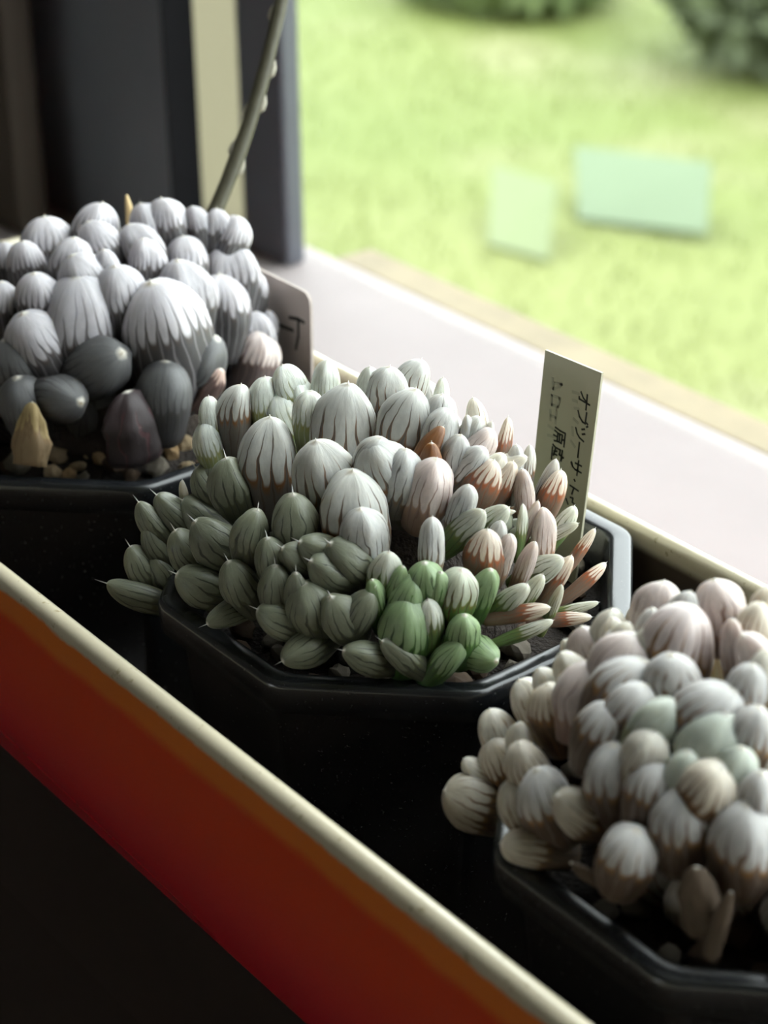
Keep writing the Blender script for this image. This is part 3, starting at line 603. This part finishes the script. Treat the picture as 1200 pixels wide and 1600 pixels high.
# ================================================================== leaf meshes
def leaf_mesh(name, tm, ex_tip, base_w, thick, flat, awn, bend, ridge=0.0, seg=24, rings=15, seed=0, lump=0.0, facet=0.0):
    rg = random.Random(seed)
    vs_, fs_, vt = [], [], []
    ts = [0.0, 0.12, 0.25, 0.38, 0.5, 0.6, 0.7, 0.78, 0.85, 0.905, 0.945, 0.972, 0.988]
    ph = rg.uniform(0, 6.28)
    for t in ts:
        if t < tm:
            s = t / tm
            r = base_w + (1 - base_w) * math.sin(s * math.pi / 2) ** 0.9
        else:
            s = (t - tm) / (1 - tm)
            r = max(0.0, 1 - s ** ex_tip) ** (1 / 2.0)
        for k in range(seg):
            a = 2 * math.pi * k / seg
            cx, cy = math.sin(a), -math.cos(a)      # a = pi is the outer face (+y)
            rr = r * (1 + ridge * math.cos(7 * a + ph) * (0.3 + 0.7 * t))
            if facet:
                rr *= 1 + facet * (math.cos(5 * a + ph) + 0.6 * math.cos(3 * a + ph * 2)) * (0.25 + 0.75 * t)
            if lump:
                rr *= 1 + lump * mnoise.noise(Vector((cx * 1.5 + seed * 7.1, cy * 1.5, t * 4)))
            yy = cy * thick if cy > 0 else cy * thick * flat
            yy += 0.13 * max(0.0, cy) ** 8 * (0.35 + 0.65 * t)
            vs_.append((0.5 * rr * cx, 0.5 * rr * yy - bend * t * t, t))
    # awn
    tip = (0, -bend - awn * 0.15, 1.0 + awn)
    nr = len(ts)
    uv = []
    for j in range(nr - 1):
        for k in range(seg):
            k2 = (k + 1) % seg
            fs_.append((j * seg + k, j * seg + k2, (j + 1) * seg + k2, (j + 1) * seg + k))
            uv.append(((k / seg, ts[j]), ((k + 1) / seg, ts[j]), ((k + 1) / seg, ts[j + 1]), (k / seg, ts[j + 1])))
    # narrow collar then spike
    n0 = len(vs_)
    for k in range(seg):
        a = 2 * math.pi * k / seg
        vs_.append((0.016 * math.sin(a), -bend - 0.016 * math.cos(a), 0.999))
    for k in range(seg):
        k2 = (k + 1) % seg
        fs_.append(((nr - 1) * seg + k, (nr - 1) * seg + k2, n0 + k2, n0 + k))
        uv.append(((k / seg, ts[-1]), ((k + 1) / seg, ts[-1]), ((k + 1) / seg, 1), (k / seg, 1)))
    n1 = len(vs_)
    vs_.append(tip)
    for k in range(seg):
        k2 = (k + 1) % seg
        fs_.append((n0 + k, n0 + k2, n1))
        uv.append(((k / seg, 1), ((k + 1) / seg, 1), (k / seg, 1.05)))
    fs_.append(tuple(reversed(range(seg))))
    uv.append(tuple((0, 0) for _ in range(seg)))
    me = bpy.data.meshes.new(name)
    me.from_pydata(vs_, [], fs_)
    ul = me.uv_layers.new(name='UVMap')
    i = 0
    for f in uv:
        for p in f:
            ul.data[i].uv = p
            i += 1
    for p in me.polygons: p.use_smooth = True
    me.validate()
    return me

SHAPES = {
    'round': [dict(tm=0.58, ex_tip=2.05, base_w=0.7, thick=1.0, flat=0.8, awn=0.03, bend=b_, seed=s_, lump=0.09, facet=0.055) for b_, s_ in ((0.03, 1), (-0.08, 2), (0.12, 3), (0.06, 21), (0.18, 22))],
    'egg': [dict(tm=0.58, ex_tip=1.95, base_w=0.66, thick=0.95, flat=0.75, awn=0.03, bend=b_, seed=s_, lump=0.09, facet=0.055) for b_, s_ in ((0.04, 4), (-0.06, 5), (0.10, 6))],
    'point': [dict(tm=0.55, ex_tip=1.65, base_w=0.58, thick=0.95, flat=0.75, awn=0.16, bend=b_, seed=s_, lump=0.08, facet=0.05) for b_, s_ in ((0.06, 7), (-0.04, 8), (0.12, 9))],
    'slim': [dict(tm=0.58, ex_tip=1.7, base_w=0.60, thick=0.78, flat=0.55, awn=0.04, bend=b_, seed=s_, lump=0.09, facet=0.055) for b_, s_ in ((0.06, 10), (-0.06, 11), (0.14, 12))],
    'dry': [dict(tm=0.30, ex_tip=1.05, base_w=0.9, thick=0.45, flat=0.5, awn=0.02, bend=b_, seed=s_, lump=0.25, ridge=0.12) for b_, s_ in ((0.1, 13), (-0.1, 14))],
    'wrinkled': [dict(tm=0.45, ex_tip=1.8, base_w=0.85, thick=0.6, flat=0.6, awn=0.0, bend=b_, seed=s_, lump=0.16, ridge=0.08) for b_, s_ in ((0.05, 15), (0.12, 16))],
}

# ------------------------------------------------------------------ leaf materials
def leaf_mat(name, pale, brown, base, vein, vb, amp, N, vw, bw, vstr, rough=0.42, sss=0.45, jit=0.10, vend=0.86):
    mt, nt, bs, out = new_mat(name)
    b = NB(nt)
    uvn = b.node('ShaderNodeUVMap'); uvn.uv_map = 'UVMap'
    sp = b.node('ShaderNodeSeparateXYZ'); b.put(sp.inputs[0], uvn.outputs[0])
    u, v = sp.outputs[0], sp.outputs[1]
    rnd = b.node('ShaderNodeObjectInfo').outputs['Random']
    r37 = b.m('MULTIPLY', rnd, 37.0)
    wob = b.noise(b.xyz(b.m('MULTIPLY', u, 9.0), b.m('MULTIPLY', v, 2.2), r37), 1.0, 2.0)
    fine = b.noise(b.xyz(b.m('MULTIPLY', u, 30.0), b.m('MULTIPLY', v, 7.0), r37), 1.0, 3.0, 0.6)
    a = b.m('ADD', b.m('MULTIPLY', u, float(N)), b.m('ADD', b.m('MULTIPLY', rnd, 7.0), b.m('MULTIPLY', b.m('SUBTRACT', wob, 0.5), 1.6)))
    cell = b.m('FLOOR', a)
    fr_ = b.m('SUBTRACT', a, cell)
    d = b.m('ABSOLUTE', b.m('SUBTRACT', fr_, 0.5))
    h1 = b.white(b.xyz(cell, r37, 1.0))
    h2 = b.white(b.xyz(b.m('FLOOR', b.m('ADD', a, 0.5)), r37, 5.0))
    d2 = b.m('MULTIPLY', d, 2.0)
    bnd = b.m('ADD', b.m('ADD', vb, b.m('MULTIPLY', b.m('SUBTRACT', h1, 0.5), jit)), b.m('MULTIPLY', b.m('POWER', d2, 3.5), amp * 1.5))
    bnd = b.m('ADD', bnd, b.m('MULTIPLY', b.m('SUBTRACT', rnd, 0.5), 0.10))
    s = b.m('SUBTRACT', v, bnd)
    win_ = b.ss(s, -0.025, 0.03)
    brn = b.ss(s, -0.03 - bw, -0.01)
    c = b.mix(brn, base + (1,), brown + (1,))
    pv = b.mix(b.ss(fine, 0.3, 0.75), tuple(q_ * 0.88 for q_ in pale) + (1,), tuple(min(1, q_ * 1.1) for q_ in pale) + (1,))
    c = b.mix(win_, c, pv)
    ve = b.m('ADD', vend - 0.13, b.m('MULTIPLY', h2, 0.26))
    vm = b.m('MULTIPLY', b.ss(d, 0.5 - vw * 0.8, 0.5 - vw * 0.3), b.ss(v, ve, b.m('SUBTRACT', ve, 0.12)))
    vm = b.m('MULTIPLY', vm, vstr)
    c = b.mix(vm, c, vein + (1,))
    k = b.lin(rnd, 0.0, 1.0, 0.86, 1.12)
    c = b.mix(1.0, c, b.xyz(k, k, k), 'MULTIPLY')
    # pale papery tip and dusty flecks
    dust = b.ss(b.noise(b.xyz(b.m('MULTIPLY', u, 60.0), b.m('MULTIPLY', v, 40.0), r37), 1.0, 2.0), 0.70, 0.80)
    c = b.mix(b.m('MULTIPLY', dust, 0.25), c, (0.6, 0.58, 0.52, 1))
    c = b.mix(b.ss(v, 0.985, 1.0), c, (0.66, 0.62, 0.55, 1))
    b.put(bs.inputs['Base Color'], c)
    bs.inputs['Roughness'].default_value = rough
    bs.inputs['Subsurface Weight'].default_value = sss
    bs.inputs['Subsurface Radius'].default_value = (1.0, 0.85, 0.65)
    bs.inputs['Subsurface Scale'].default_value = 0.0035
    b.put(bs.inputs['Normal'], b.bump(b.m('ADD', fine, b.m('MULTIPLY', vm, -0.6)), 0.25, 0.0004))
    return mt

LM = {
 # plant with fat grey-lilac leaves
 'L': (leaf_mat('leaf_lilac', (0.50, 0.475, 0.50), (0.075, 0.06, 0.052), (0.058, 0.053, 0.054), (0.24, 0.22, 0.23), 0.58, 0.18, 24, 0.16, 0.05, 0.7, 0.5), 'round'),
 'D': (leaf_mat('leaf_lilac_shaded', (0.095, 0.093, 0.095), (0.045, 0.04, 0.038), (0.038, 0.035, 0.036), (0.036, 0.035, 0.036), 0.50, 0.14, 22, 0.18, 0.05, 0.6, 0.5), 'round'),  # the lilac leaf again, with the shade low on the plant painted in
 'K': (leaf_mat('leaf_rosy', (0.66, 0.56, 0.53), (0.14, 0.08, 0.07), (0.12, 0.09, 0.085), (0.26, 0.18, 0.17), 0.58, 0.18, 20, 0.16, 0.05, 0.75, 0.5), 'round'),
 'Q': (leaf_mat('leaf_rosy_dry', (0.50, 0.36, 0.31), (0.14, 0.08, 0.07), (0.08, 0.05, 0.045), (0.15, 0.09, 0.08), 0.75, 0.15, 14, 0.2, 0.05, 0.7, 0.6), 'wrinkled'),
 'P': (leaf_mat('leaf_purple_dry', (0.034, 0.020, 0.022), (0.028, 0.018, 0.019), (0.028, 0.019, 0.02), (0.09, 0.028, 0.032), 0.6, 0.1, 9, 0.12, 0.05, 0.6, 0.55, 0.0), 'wrinkled'),
 'Y': (leaf_mat('leaf_tan_dry', (0.38, 0.28, 0.13), (0.25, 0.16, 0.08), (0.22, 0.15, 0.08), (0.15, 0.09, 0.04), 0.5, 0.2, 8, 0.12, 0.1, 0.5, 0.7, 0.0), 'dry'),
 # middle plant
 'G': (leaf_mat('leaf_grey_brown', (0.52, 0.515, 0.48), (0.20, 0.085, 0.022), (0.13, 0.115, 0.10), (0.10, 0.07, 0.05), 0.52, 0.22, 16, 0.12, 0.10, 0.85), 'egg'),
 'H': (leaf_mat('leaf_grey_veined', (0.48, 0.475, 0.455), (0.18, 0.11, 0.055), (0.15, 0.135, 0.11), (0.075, 0.06, 0.05), 0.36, 0.22, 15, 0.10, 0.12, 0.9), 'egg'),
 'V': (leaf_mat('leaf_pale_green', (0.66, 0.68, 0.62), (0.26, 0.25, 0.08), (0.24, 0.27, 0.12), (0.40, 0.41, 0.36), 0.45, 0.22, 20, 0.14, 0.10, 0.6), 'egg'),
 'S': (leaf_mat('leaf_grey_green', (0.185, 0.195, 0.138), (0.085, 0.09, 0.047), (0.08, 0.083, 0.055), (0.04, 0.045, 0.03), 0.40, 0.28, 15, 0.12, 0.12, 0.9), 'point'),  # grey-green leaf; shade of the dim lower-left side darkened into its colour
 'N': (leaf_mat('leaf_green', (0.24, 0.33, 0.17), (0.075, 0.15, 0.03), (0.045, 0.105, 0.022), (0.035, 0.06, 0.02), 0.52, 0.24, 16, 0.12, 0.10, 0.85), 'egg'),
 'F': (leaf_mat('leaf_green_toothed', (0.50, 0.53, 0.42), (0.17, 0.15, 0.03), (0.10, 0.19, 0.05), (0.10, 0.05, 0.02), 0.52, 0.24, 16, 0.13, 0.09, 0.95), 'egg'),
 'E': (leaf_mat('leaf_green_grey_tip', (0.50, 0.51, 0.44), (0.17, 0.19, 0.06), (0.12, 0.19, 0.065), (0.09, 0.08, 0.045), 0.52, 0.24, 14, 0.12, 0.12, 0.9), 'slim'),
 'R': (leaf_mat('leaf_russet', (0.62, 0.53, 0.44), (0.30, 0.085, 0.028), (0.16, 0.105, 0.075), (0.20, 0.08, 0.04), 0.66, 0.20, 14, 0.13, 0.16, 0.85), 'slim'),
 'I': (leaf_mat('leaf_rose_grey', (0.55, 0.465, 0.435), (0.34, 0.21, 0.14), (0.24, 0.16, 0.125), (0.19, 0.11, 0.085), 0.34, 0.22, 15, 0.11, 0.14, 0.85), 'egg'),
 'A': (leaf_mat('leaf_amber', (0.20, 0.085, 0.03), (0.20, 0.07, 0.018), (0.12, 0.05, 0.018), (0.14, 0.05, 0.02), 0.5, 0.2, 10, 0.10, 0.12, 0.5), 'slim'),
 'C': (leaf_mat('leaf_cream', (0.62, 0.585, 0.51), (0.36, 0.26, 0.13), (0.30, 0.25, 0.15), (0.28, 0.19, 0.11), 0.44, 0.22, 15, 0.12, 0.10, 0.85), 'egg'),
 # plant beside the camera
 'Z': (leaf_mat('leaf_brown_dry', (0.13, 0.09, 0.06), (0.09, 0.06, 0.04), (0.08, 0.055, 0.035), (0.06, 0.04, 0.025), 0.5, 0.2, 8, 0.12, 0.1, 0.5, 0.7, 0.0), 'wrinkled'),
 'B': (leaf_mat('leaf_cream_brown', (0.58, 0.52, 0.43), (0.24, 0.11, 0.025), (0.09, 0.055, 0.03), (0.20, 0.10, 0.04), 0.56, 0.24, 18, 0.14, 0.10, 0.85), 'round'),
 'J': (leaf_mat('leaf_pink_toothed', (0.54, 0.46, 0.44), (0.30, 0.15, 0.03), (0.12, 0.075, 0.04), (0.22, 0.13, 0.10), 0.58, 0.22, 16, 0.13, 0.10, 0.9), 'egg'),
 'W': (leaf_mat('leaf_grey_white', (0.48, 0.465, 0.45), (0.24, 0.12, 0.035), (0.09, 0.06, 0.04), (0.18, 0.14, 0.12), 0.58, 0.20, 14, 0.13, 0.10, 0.9), 'round'),
 'M': (leaf_mat('leaf_grey_mint', (0.46, 0.49, 0.42), (0.25, 0.25, 0.13), (0.16, 0.17, 0.10), (0.30, 0.33, 0.25), 0.40, 0.2, 16, 0.12, 0.09, 0.5), 'round'),
 'O': (leaf_mat('leaf_taupe', (0.42, 0.38, 0.31), (0.18, 0.10, 0.035), (0.065, 0.045, 0.03), (0.13, 0.08, 0.045), 0.46, 0.22, 18, 0.13, 0.09, 0.8), 'round'),
}
MESHES = {}
for kind_, (mat_, shp) in LM.items():
    lst = []
    for i_, kw in enumerate(SHAPES[shp]):
        me = leaf_mesh('leaf_' + shp, **kw)
        me.materials.append(mat_)
        lst.append(me)
    MESHES[kind_] = lst

def add_leaves(root, table):
    org = root.location
    for i, (k, px, py, pz, dx, dy, dz, w, ln, nx, ny, nz) in enumerate(table):
        tip = Vector((px, py, pz)) * 1e-5 - org
        D = Vector((dx, dy, dz)).normalized()
        n = Vector((nx, ny, nz)).normalized()
        W, L = w * 1e-5, ln * 1e-5
        side = D.cross(n)
        if side.length < 0.15: side = D.cross(Vector((0.3, -0.8, 0.5)))
        side.normalize()
        side = (Matrix.Rotation(math.radians((i * 37 % 70) - 35), 3, D) @ side).normalized()
        outw = side.cross(D).normalized()
        base = tip - D * L
        M = Matrix(((side.x * W, outw.x * W, D.x * L, base.x), (side.y * W, outw.y * W, D.y * L, base.y), (side.z * W, outw.z * W, D.z * L, base.z), (0, 0, 0, 1)))
        me = MESHES[k][(i * 7 + w) % len(MESHES[k])]
        o = bpy.data.objects.new('leaf', me)
        link(o, root)
        o.matrix_basis = M

# ================================================================== pots
mt, nt, bs, out = new_mat('black_plastic')
b = NB(nt)
tc = b.node('ShaderNodeTexCoord').outputs['Object']
dustn = b.ss(b.noise(tc, 1400.0, 2.0), 0.66, 0.78)
grain = b.noise(tc, 120.0, 4.0, 0.6)
c = b.mix(b.m('MULTIPLY', dustn, 0.25), b.mix(b.ss(grain, 0.35, 0.75), (0.010, 0.011, 0.013, 1), (0.016, 0.017, 0.019, 1)), (0.35, 0.34, 0.32, 1))
b.put(bs.inputs['Base Color'], c)
b.put(bs.inputs['Roughness'], b.lin(grain, 0.3, 0.7, 0.22, 0.27))
bs.inputs['Specular IOR Level'].default_value = 0.7
b.put(bs.inputs['Normal'], b.bump(grain, 0.03, 0.0004))
M_pot = mt
M_soil = plain('dark_soil', (0.022, 0.015, 0.011), 0.9, 0.4, 300, 0.8, bdist=0.002)
M_stem = plain('old_stem', (0.028, 0.019, 0.013), 0.9, 0.4, 200, 0.8, bdist=0.002)
GR = [plain('granule_tan', (0.46, 0.34, 0.20), 0.85, 0.3, 250, 0.7), plain('granule_ochre', (0.36, 0.23, 0.11), 0.85, 0.3, 250, 0.7), plain('granule_grey', (0.20, 0.17, 0.13), 0.85, 0.3, 250, 0.7), plain('granule_brown', (0.12, 0.075, 0.045), 0.85, 0.3, 250, 0.7)]
GM = []
for s_ in range(8):
    bm = bmesh.new()
    bmesh.ops.create_icosphere(bm, subdivisions=2, radius=0.5)
    sc_ = Vector((random.uniform(0.8, 1.2), random.uniform(0.65, 0.95), random.uniform(0.6, 0.9)))
    for v_ in bm.verts:
        n_ = mnoise.noise(v_.co * 2.3 + Vector((s_ * 9.1, 0, 0))) * 0.45 + mnoise.noise(v_.co * 6 + Vector((0, s_ * 5.3, 0))) * 0.15
        v_.co = Vector((v_.co.x * sc_.x, v_.co.y * sc_.y, v_.co.z * sc_.z)) * (1 + n_)
    me = bpy.data.meshes.new('granule')
    bm.to_mesh(me); bm.free()
    me.materials.append(GR[(0, 1, 2, 0, 3, 1, 0, 2)[s_]])
    GM.append(me)

POT_H = 0.0838
def potted(cx, cy, rot, soil_z, label, table, granules, seed, nscatter):
    root = empty('potted_succulent', (cx, cy, -POT_H))
    tag(root, label, 'potted plant', 'succulents in black pots')
    Z0 = POT_H                                     # rim plane in local z
    H, CH = 0.045, 0.0265
    R = Matrix.Rotation(rot, 4, 'Z')
    def O(h, rad, z):
        c = CH * h / H
        return [tuple(R @ Vector(p)) for p in octagon(h, c, rad, Z0 + z)]
    bm = bmesh.new()
    loft(bm, [O(0.0325, 0.004, -POT_H), O(0.0335, 0.004, -POT_H + 0.0015), O(0.0412, 0.006, -0.0068), O(0.0392, 0.006, -0.0062), O(0.0318, 0.004, -POT_H + 0.004)], True, True)
    body = mesh_obj('pot', bm, M_pot, root, False)
    bm = bmesh.new()
    loft(bm, [O(0.0412, 0.006, -0.0068), O(0.0438, 0.0062, -0.0070), O(0.0446, 0.0064, -0.0062), O(0.0449, 0.0066, -0.0012), O(0.0445, 0.0066, -0.0003), O(0.0438, 0.0066, 0.0), O(0.0412, 0.0062, -0.0002), O(0.0404, 0.006, -0.0006), O(0.0400, 0.006, -0.0016), O(0.0392, 0.006, -0.0062)], False, False)
    rim = mesh_obj('rim', bm, M_pot, body, True)
    bm = bmesh.new()
    loft(bm, [O(0.0380, 0.005, soil_z - 0.004), O(0.0388, 0.005, soil_z), O(0.020, 0.004, soil_z + 0.002), O(0.006, 0.001, soil_z + 0.004)], True, True)
    mesh_obj('soil', bm, M_soil, root, True)
    bm = bmesh.new()
    bmesh.ops.create_icosphere(bm, subdivisions=3, radius=1.0)
    for v_ in bm.verts:
        n_ = 1 + 0.18 * mnoise.noise(v_.co * 3.5 + Vector((seed, 0, 0)))
        v_.co = Vector((v_.co.x * 0.026 * n_, v_.co.y * 0.026 * n_, Z0 + soil_z - 0.004 + max(0.0, v_.co.z) * 0.034 * n_))
    mesh_obj('stem_base', bm, M_stem, root, True)
    add_leaves(root, table)
    rg = random.Random(seed)
    pts = [((x_ * 1e-5 - cx), (y_ * 1e-5 - cy), s_ * 1e-5) for x_, y_, s_ in granules]
    tries = 0
    while len(pts) < len(granules) + nscatter and tries < 3000:
        tries += 1
        a = rg.random() * 6.283; r_ = rg.uniform(0.020, 0.0385)
        x_, y_ = r_ * math.cos(a), r_ * math.sin(a)
        s_ = rg.uniform(0.0035, 0.007)
        if any((x_ - p[0]) ** 2 + (y_ - p[1]) ** 2 < (0.45 * (s_ + p[2])) ** 2 for p in pts): continue
        pts.append((x_, y_, s_))
    for i, (x_, y_, s_) in enumerate(pts):
        rr = max(abs(x_), abs(y_), (abs(x_) + abs(y_)) / 1.414 * 0.985)
        lim = 0.0385 - 0.45 * s_
        if rr > lim: x_, y_ = x_ * lim / rr, y_ * lim / rr
        o = bpy.data.objects.new('granule', GM[(i * 5 + seed) % 8 if granules else (2, 4, 7)[i % 3]])
        link(o, root)
        o.location = (x_, y_, Z0 + soil_z + 0.0005 + 0.34 * s_)
        o.rotation_euler = (rg.uniform(-0.4, 0.4), rg.uniform(-0.4, 0.4), rg.random() * 6.28)
        o.scale = (s_, s_, s_)
    return root

p1 = potted(-0.1044, -0.0030, 0.0, -0.0055, 'succulent with fat grey-lilac leaves and a tall flower stalk, potted in black plastic', LEAVES_1, GRANULES_1, 3, 26)
p2 = potted(0.0, 0.0, 0.0101, -0.0105, 'succulent with striped grey, green and russet pointed leaves in the middle black pot', LEAVES_2, [], 5, 55)
p3 = potted(0.0997, -0.0018, 0.0, -0.0105, 'succulent with tightly packed cream and pinkish rounded leaves, black pot beside tray rim corner', LEAVES_3, [], 8, 55)

# flower stalk of the lilac plant
M_stalk = plain('stalk', (0.075, 0.068, 0.042), 0.55, 0.25, 120, 0.3)
M_bract = plain('bract', (0.36, 0.33, 0.26), 0.6, 0.2, 150)
S0, S1 = Vector((-0.1053, 0.0250, 0.0306)), Vector((-0.1142, 0.0559, 0.0801))
def sp_(t):
    p = S0.lerp(S1, t)
    bow = 0.0018 * math.sin(min(t, 1.6) * math.pi)      # gentle curve
    return p + Vector((0.55, 0.80, -0.1)).normalized() * bow
org = p1.location
ts = [-0.35 + 0.1 * i for i in range(27)]
bm = bmesh.new()
tube(bm, [sp_(t) - org for t in ts], [0.00195 - 0.00042 * max(0, min(t, 1.6)) + 0.00009 * math.sin(t * 21) for t in ts], 12)
stalk = mesh_obj('flower_stalk', bm, M_stalk, p1, True)
for t, a in ((0.30, 0.4), (0.36, 3.4), (0.52, 2.9), (0.56, 0.3), (0.70, 0.2), (0.92, 3.0), (1.05, 0.3), (1.25, 2.2), (1.6, 0.5), (1.9, 3.1)):
    bm = bmesh.new()
    p = sp_(t) - org; d = (sp_(t + 0.02) - sp_(t)).normalized()
    s = d.cross(Vector((0.54, -0.7, 0.4))).normalized(); q = d.cross(s)
    o_ = s * math.cos(a) + q * math.sin(a)
    tube(bm, [p + o_ * 0.0010 - d * 0.0008, p + o_ * 0.0017 + d * 0.0005, p + o_ * 0.0019 + d * 0.0020, p + o_ * 0.0017 + d * 0.0036], [0.0005, 0.0009, 0.0006, 0.0001], 8)
    mesh_obj('bract', bm, M_bract, stalk, True)
# dried tip of an old stalk
bm = bmesh.new()
a0 = Vector((-0.1195, 0.0146, 0.030)) - org
tube(bm, [a0, a0 + Vector((-0.0003, 0.0002, 0.008)), a0 + Vector((-0.0009, 0.0002, 0.0105))], [0.0009, 0.0008, 0.0003], 8)
mesh_obj('old_stalk', bm, plain('old_stalk', (0.75, 0.55, 0.28), 0.7), p1, True)

# ================================================================== plant tags
def tag_plate(name, corners, y, th, rad, mat, label):
    cx = sum(c[0] for c in corners) / 4
    zb = min(c[1] for c in corners)
    prof = rounded_poly([(c[0] - cx, c[1] - zb) for c in corners], rad, 4) if rad else [(c[0] - cx, c[1] - zb) for c in corners]
    bm = bmesh.new()
    loft(bm, [[(p[0], 0, p[1]) for p in prof], [(p[0], th, p[1]) for p in prof]])
    o = mesh_obj(name, bm, mat)
    o.location = (cx, y, zb)
    tag(o, label, 'plant tag', 'name tags stuck in the pots')
    return o

def strokes(name, polys, plate, width, mat, dy):
    bm = bmesh.new()
    for pl in polys:
        P = [Vector((x_ * 1e-6 - plate.location.x, z_ * 1e-6 - plate.location.z)) for x_, z_ in pl]
        for a, c in zip(P[:-1], P[1:]):
            d = (c - a).normalized() * width * 0.4
            n = Vector((-d.y, d.x)).normalized() * width / 2
            qs = [a - d - n, c + d - n, c + d + n, a - d + n]
            lo_ = [(p.x, -dy, p.y) for p in qs]
            hi_ = [(p.x, -dy + 0.00003, p.y) for p in qs]
            loft(bm, [lo_, hi_])
    return mesh_obj(name, bm, mat, plate)

M_tag = plain('cream_tag', (0.52, 0.49, 0.36), 0.5, 0.05, 60)
M_tag1 = plain('pinkish_tag', (0.50, 0.42, 0.38), 0.5, 0.05, 60)
M_ink = plain('ink', (0.02, 0.02, 0.012), 0.6)
M_ghost = plain('ink_showing_through', (0.42, 0.40, 0.30), 0.6)
t2 = tag_plate('plant_tag', [(-0.0016, -0.016), (0.0136, -0.017), (0.0194, 0.0381), (0.0036, 0.0376)], 0.0330, 0.0005, 0, M_tag, 'cream plant tag with two lines of handwritten Japanese behind the middle succulent')
strokes('lettering', TAG_TEXT, t2, 0.00040, M_ink, 0.00005)
strokes('faint_lettering', TAG_GHOST, t2, 0.00060, M_ghost, 0.00003)
t1 = tag_plate('plant_tag', [(-0.1030, -0.014), (-0.0789, -0.014), (-0.0785, 0.0234), (-0.1026, 0.0236)], 0.0360, 0.0007, 0.0026, M_tag1, 'pinkish-grey plant tag with rounded corner and bold dark stroke, beside the grey-lilac succulent')
strokes('lettering', TAG1_TEXT, t1, 0.0009, M_ink, 0.00005)
